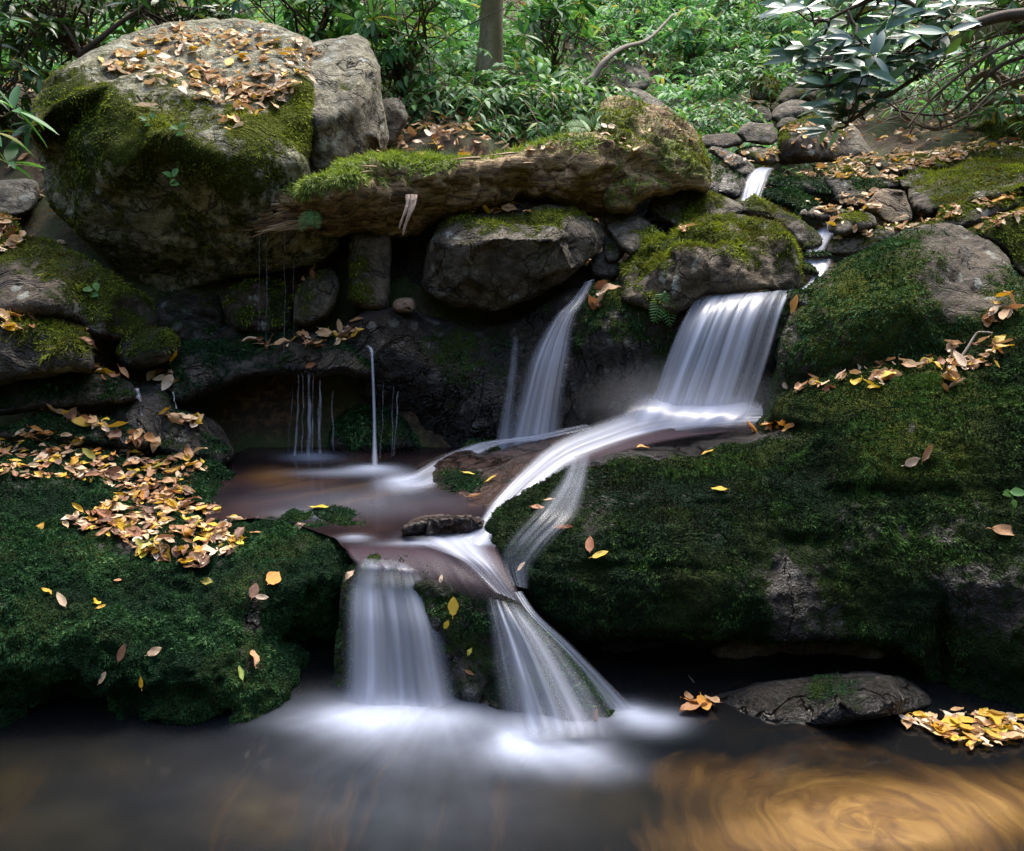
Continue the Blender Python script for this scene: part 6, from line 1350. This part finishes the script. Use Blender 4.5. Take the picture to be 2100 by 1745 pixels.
# arching evergreen shrubs
GA = "arching evergreen shrubs on the forest floor"
arching("evergreen_shrub", "big arching evergreen shrub with rows of glossy leaves in front of the tree trunk", [gp(960 + 40 * k, 215 + 14 * (k % 3), 7.0 + .15 * (k % 2)) for k in range(-1, 6)], 'green_leaf', .72, .115, 17, 13, GA, up=.75)
arching("evergreen_shrub", "low arching evergreen shrub spilling over the edge behind the rotten log", [gp(1020 + 50 * k, 275, 6.6) for k in range(4)], 'green_leaf', .42, .085, 12, 11, GA, up=.5)
arching("evergreen_shrub", "dark leaved evergreen shrub between the trunk's shrub and the split block", [gp(870, 235, 7.0), gp(910, 215, 7.2)], 'green_leaf', .5, .09, 12, 12, GA, up=.5)
arching("evergreen_shrub", "evergreen shrub hanging beside the white topped boulder", [gp(1215, 180, 8.2), gp(1240, 130, 8.8)], 'green_leaf', .5, .09, 12, 12, GA)
arching("evergreen_shrub", "evergreen shrub over the upright bright mossy stone", [gp(1530, 150, 9.2), gp(1580, 165, 9.0), gp(1500, 180, 8.9)], 'green_leaf', .6, .10, 12, 13, GA)
arching("evergreen_shrub", "small evergreen shrub just above the rotten log's thick end", [gp(1440, 255, 7.4), gp(1475, 245, 7.5)], 'green_leaf', .36, .085, 12, 11, GA, up=.5)
arching("evergreen_shrub", "small evergreen shrub on the slope under the brown branch tangle", [gp(1900, 255, 8.6), gp(1960, 240, 8.8)], 'green_leaf', .4, .09, 12, 11, GA)
GV = "leafy shrubs on the bright slope"
for (a, b, Y, n_) in ((1120, 60, 10.5, 6), (1200, 20, 12, 6), (1310, 40, 11.5, 7), (1420, 70, 10.8, 6), (1500, 25, 12.5, 7), (1590, 60, 11, 6), (1680, 30, 12.5, 6), (1280, 95, 10, 5), (930, 40, 11, 6), (1380, 5, 13.5, 6)):
    rhodo("leafy_shrub", "leafy evergreen shrub among others on the bright slope behind the stream", gp(a, b + 40, Y) - np.array([0, 0, .1]), tipset(a, b, 34, 26, Y - .2, n_, .3), .16 * RNG.uniform(.8, 1.15), 'under' if RNG.random() < .65 else 'green_leaf', 4, .24, group=GV)
# the rest of the undergrowth
Lf = Soup()
def gz1(x, y): return float(ground_z(np.array([x]), np.array([y]))[0])
for _ in range(5200):
    y = 7.2 + 9.8 * RNG.random() ** .8; x = RNG.uniform(-.64, .66) * y
    if fbm(np.array([[x * .8, y * .8, 3.3]]), 2, 5)[0] < -.12: continue
    if -.2 < x - .33 * y < .6 and y < 8.2 and RNG.random() < .8: continue
    p = np.array([x, y, gz1(x, y) + RNG.uniform(0, .25)])
    for k in range(2):
        a = RNG.random() * 6.28
        arch(None, Lf, p, np.array([math.cos(a), math.sin(a) - .5, .9 * RNG.uniform(.5, 1.5)]), RNG.uniform(.35, .6), .085 + .06 * RNG.random(), 8)
link("undergrowth", Lf.build("undergrowth"), M['under'] if 'under' in M else M['green_leaf'], None, "dense bright green leafy undergrowth covering the slope behind the stream", "undergrowth", None, "stuff")

# ------------------------------------------------------------------ tree, dead branches, twigs
def treetrunk(name, label, px, pyb, Y, h, r, mat='bark', lean=(0, 0)):
    b = gp(px, pyb, Y); b = b - np.array([0, 0, .15])
    t = np.linspace(0, 1, 40); P = b + np.stack([lean[0] * t + .04 * np.sin(t * 6), lean[1] * t, h * t], -1)
    R = r * (1.0 - .45 * t) + r * .5 * np.exp(-t * 22)
    V, Q, T = tube(P, R, 18)
    nrm = V - np.repeat(np.vstack([P]), 18, 0)[:len(V) - 2] if False else None
    V[:-2] += (V[:-2] - np.repeat(P, 18, 0)) * (.16 * fbm(V[:-2] * np.array([9, 9, 2.5]), 4, 3)[:, None])
    root = link(name, None, None, None, label, "tree", None, None, b)
    link("trunk", mesh_np("trunk", V - b, Q, T, {"rnd": np.clip(.45 + .5 * fbm(V * np.array([14, 14, 4]), 3, 5), 0, 1)}), M['trunk'], root)
    S = Soup(); Lf = Soup()
    for k in range(7):
        a = RNG.random() * 6.28; q = P[22 + int(RNG.integers(16))]; e = q + np.array([math.cos(a), math.sin(a), .5]) * RNG.uniform(.8, 1.6)
        P2 = curve_pts(q, e, .1, 8, .04); S.add(*tube(P2, np.linspace(r * .28, r * .06, 8), 6), a=RNG.random())
        for j in range(40):
            f = RNG.uniform(.35, 1); leaf_at(Lf, LE[RNG.integers(3)], P2[int(f * 7)] + RNG.normal(0, .22, 3), RNG.normal(size=3), UPV + RNG.normal(0, .4, 3), .11, RNG.random())
    S.V = [v - b for v in S.V]; Lf.V = [v - b for v in Lf.V]
    link("branches", S.build("branches"), M['bark'], root); link("crown", Lf.build("crown"), M['green_leaf'], root)
M['trunk'] = mat_ramp("mossy_trunk_bark", [(0, (0.06, 0.055, 0.018)), (.45, (0.14, 0.115, 0.055)), (1, (0.34, 0.28, 0.20))], 0.95, noise=.7)
treetrunk("tree", "straight tree trunk with mossy brown bark rising out of the evergreen shrubs", 1002, 150, 7.6, 4.6, .098)
treetrunk("tree", "thin dark stem of a distant tree behind the rhododendrons beside the mossy trunk", 868, 130, 9.4, 4.2, .05)
treetrunk("tree", "slimmer leaning stem crossing the distant thin one", 850, 130, 9.9, 4.2, .035, lean=(.5, 0))
def branch(name, label, pts, r0, r1, mat, cat="branch", sub=0, n=40, group=None):
    P = catmull(np.array(pts), n); S = Soup(); S.add(*tube(P, np.linspace(r0, r1, n), 8), a=RNG.random())
    for k in range(sub):
        i = int(RNG.integers(n // 4, n)); e = P[i] + RNG.normal(0, .25, 3) + np.array([0, 0, .1]); S.add(*tube(curve_pts(P[i], e, .02, 7, .02), np.linspace(r1 * .8 + .001, .002, 7), 5), a=RNG.random())
    b = P[0].copy(); S.V = [v - b + 0 for v in S.V]
    return link(name, S.build(name), M[mat], None, label, cat, group, None, b)
branch("dead_branch", "pale bare branch leaning from the undergrowth onto the white topped boulder", [gp(1180, 185, 8.0), gp(1215, 160, 8.1), gp(1240, 125, 8.2), gp(1278, 98, 8.5), gp(1330, 80, 9), gp(1380, 30, 9.5)], .035, .012, 'pale_bark')
branch("dead_branch", "forked grey branch rising behind the huge boulder's mossy shoulder", [gp(160, 118, 6.6), gp(190, 92, 6.6), gp(235, 55, 6.7), gp(290, 15, 6.8), gp(330, -30, 6.9)], .024, .012, 'bark')
branch("dead_branch", "thin grey branch curving back from the forked one behind the huge boulder", [gp(165, 112, 6.6), gp(150, 80, 6.6), gp(120, 45, 6.7), gp(70, 35, 6.8), gp(10, 20, 6.9)], .016, .008, 'bark')
branch("fallen_log", "mossy pale fallen trunk high on the bank behind the hanging rhododendron", [gp(1880, 80, 9.2), gp(1960, 66, 9.1), gp(2040, 42, 9.0), gp(2200, 25, 8.8)], .12, .16, 'trunk', "log")
branch("fallen_log", "short brown fallen log seen through the hanging rhododendron leaves", [gp(1690, 118, 9.5), gp(1740, 108, 9.4), gp(1790, 100, 9.3)], .09, .08, 'pale_bark', "log")
branch("fallen_log", "lower brown fallen log under the short one, mossy and knotted", [gp(1660, 128, 9.0), gp(1720, 124, 8.9), gp(1800, 112, 8.8)], .075, .06, 'bark', "log")
GT = "brown branches of the tangle on the bank"
TG = [([(2140, 60), (2040, 105), (1960, 160), (1900, 215), (1860, 262)], "brown branch arching lowest over the leafy ledge"), ([(2140, 110), (2060, 130), (1990, 190), (1935, 235), (1830, 225)], "brown branch with a long reach toward the round dark boulder"),
      ([(2140, 150), (2050, 180), (1980, 240), (1900, 262), (1815, 205)], "bow shaped brown branch dipping near the highest mossy ledge"), ([(2130, 40), (2080, 60), (2000, 90), (1960, 115)], "straight brown branch at the tangle's top"),
      ([(2140, 200), (2060, 205), (2000, 215), (1960, 240)], "thick mossy root at the bottom of the tangle"), ([(2140, 175), (2070, 170), (2035, 150), (2010, 155), (1975, 190)], "knotted brown root in the middle of the tangle"),
      ([(2100, 230), (2020, 262), (1940, 270), (1850, 240)], "thin brown twig sagging under the tangle"), ([(2140, 90), (2100, 140), (2080, 200), (2050, 240)], "upright brown stem at the end of the tangle")]
for q, (pts, lab) in enumerate(TG):
    Y0 = 6.9 + .12 * q
    branch("tangled_branch", lab, [gp(a, b, Y0 + .1 * math.sin(a)) for a, b in pts], (.045 if q in (4, 5) else .018), (.02 if q in (4, 5) else .007), 'trunk' if q == 4 else 'bark', sub=5, group=GT)
S = Soup()
for k in range(45):
    a = gp(RNG.uniform(1820, 2140), RNG.uniform(90, 260), RNG.uniform(6.8, 8.2)); e = a + np.array([-1, -.2, -.2]) * RNG.uniform(.2, .8) + RNG.normal(0, .15, 3)
    S.add(*tube(curve_pts(a, e, -.08, 7, .02), np.linspace(.006, .002, 7), 4), a=RNG.random())
link("twigs", S.build("twigs"), M['bark'], None, "mass of fine brown twigs among the tangled branches on the bank", "twigs", None, "stuff")
def twig(label, pts, r, mat='bark'):
    P = catmull(np.array(pts), 20); V, Q, T = tube(P, np.linspace(r, r * .5, 20), 6); b = P[0].copy()
    link("twig", mesh_np("twig", V - b, Q, T, {"rnd": np.full(len(V), .6)}), M[mat], None, label, "twig", None, None, b)
twig("bent grey twig standing in the leaf clump on the rock wall", [gp(1963, 745, 3.72), gp(1985, 712, 3.74), gp(2003, 684, 3.76), gp(2020, 681, 3.72), gp(2036, 683, 3.7)], .006, 'pale_bark')
twig("thin reddish twig poking out of the water before the undercut", [gp(1500, 1448, 2.68), gp(1460, 1440, 2.7), gp(1440, 1420, 2.74), gp(1412, 1385, 2.82)], .004, 'bark')
twig("slim twig lying at the waterline of the low grey slab", [gp(1570, 1470, 2.69), gp(1640, 1486, 2.66), gp(1680, 1494, 2.64)], .004, 'pale_bark')
# ferns and seedlings
FE = blade_tpl(.16, .1, .1, 2)
def fern(label, base, dirs, L, leafn=11):
    St, Lf = Soup(), Soup()
    for d in dirs:
        t = np.linspace(0, 1, 10)[:, None]; P = base + np.array(d) * L * t - UPV * .25 * L * t ** 2
        St.add(*tube(P, np.linspace(.004, .0015, 10), 4), a=.5); T = np.gradient(P, axis=0)
        for k in range(leafn):
            f = .12 + .86 * k / leafn; i = int(f * 9); g = f * 9 - i; p = P[i] * (1 - g) + P[min(i + 1, 9)] * g; tt = T[i] / np.linalg.norm(T[i]); s = np.cross(tt, np.array([0, -.7, .7])); s /= np.linalg.norm(s)
            for sg in (-1, 1): leaf_at(Lf, FE, p, s * sg + tt * .4, np.array([0, -.7, .6]), L * .30 * math.sin(math.pi * min(1, .22 + f * .76)) + .006, RNG.random())
    root = link("fern", None, None, None, label, "fern", None, None, base)
    for nm, s in (("stems", St), ("fronds", Lf)):
        s.V = [v - base for v in s.V]; link(nm, s.build(nm), M['fern'], root)
h = pick(1362, 596)
fern("small bright green fern hanging from the brown mossy boulder beside the fan fall", (h[0] if h else gp(1362, 596, 4.4)) + np.array([0, -.03, .0]), [(.15, -.25, -.8), (-.35, -.25, -.7)], .17)
fern("pale green fern growing behind the rotten log's raised end", gp(1215, 268, 5.3), [(-.7, -.3, .3), (-.4, -.4, .5), (.2, -.4, .6), (-.8, -.1, .0)], .22)
h = pick(640, 430)
fern("tiny fern sprouting on the mossy tip of the rotten log", (h[0] if h else gp(632, 440, 4.6)) + np.array([0, -.03, .0]), [(-.4, -.3, -.6), (.3, -.3, -.5)], .13)
def seedling(label, pts, n, L, mat='fern'):
    St, Lf = Soup(), Soup(); P = catmull(np.array(pts), 12); St.add(*tube(P, np.linspace(.003, .0015, 12), 5), a=.5)
    for k in range(n):
        a = k * 2.1 + RNG.random(); leaf_at(Lf, blade_tpl(.62, .2, .2, 3), P[-1 - 2 * (k % 3)], np.array([math.cos(a), -.5, math.sin(a) * .6 - .1]), np.array([0, -.8, .6]), L * RNG.uniform(.7, 1.2), RNG.random())
    b = P[0].copy(); root = link("seedling", None, None, None, label, "seedling", None, None, b)
    for nm, s in (("stems", St), ("leaves", Lf)):
        s.V = [v - b for v in s.V]; link(nm, s.build(nm), M[mat], root)
seedling("tiny green seedling on a brown stalk low on the dark rock wall", [gp(2076, 1062, 2.78), gp(2078, 1030, 2.78), gp(2070, 1008, 2.76)], 5, .045)
for (a, b, lab) in ((372, 268, "little ivy like plant creeping on the mossy middle of the huge boulder"), (362, 330, "tiny fern like plant hanging under the creeper on the huge boulder"), (185, 590, "small leafy sprout on the long rounded mossy boulder"), (310, 250, "trailing small leaved plant along the huge boulder's mossy shoulder")):
    h = pick(a, b)
    if h is None: continue
    p, n = h; seedling(lab, [p + n * .01, p + n * .04 + np.array([.02, 0, .02]), p + n * .05 + np.array([-.03, 0, -.06])], 8, .045)

# ------------------------------------------------------------------ spray at the feet of the falls
def mat_mist(name, dens):
    m, nt, out = newmat(name); k = NT(nt)
    g = k.n("ShaderNodeTexGradient", gradient_type='SPHERICAL'); k.l(k.n("ShaderNodeTexCoord").outputs["Object"], g.inputs[0])
    v = k.n("ShaderNodeVolumePrincipled"); v.inputs["Color"].default_value = (.93, .95, 1, 1)
    k.l(k.math('MULTIPLY', k.math('POWER', g.outputs["Fac"], 1.6), dens), v.inputs["Density"])
    k.l(v.outputs[0], out.inputs["Volume"]); return m
def spray(parent, c, r, dens):
    import bmesh
    bm = bmesh.new(); bmesh.ops.create_icosphere(bm, subdivisions=3, radius=1)
    me = bpy.data.meshes.new("spray"); bm.to_mesh(me); bm.free()
    o = link("spray", me, mat_mist("spray_mist", dens), parent, loc=Vector(c) - parent.location); o.scale = r
SC.cycles.volume_bounces = 2
spray(f5, W(1400, 825, 4.2), (.6, .35, .24), .8)
spray(f1, W(805, 1465, 2.68), (.36, .22, .16), 1.5)
spray(f2, W(1135, 1530, 2.56), (.28, .18, .14), 1.5)
print("fallen leaves:", NLEAF, "objects:", len(bpy.data.objects))
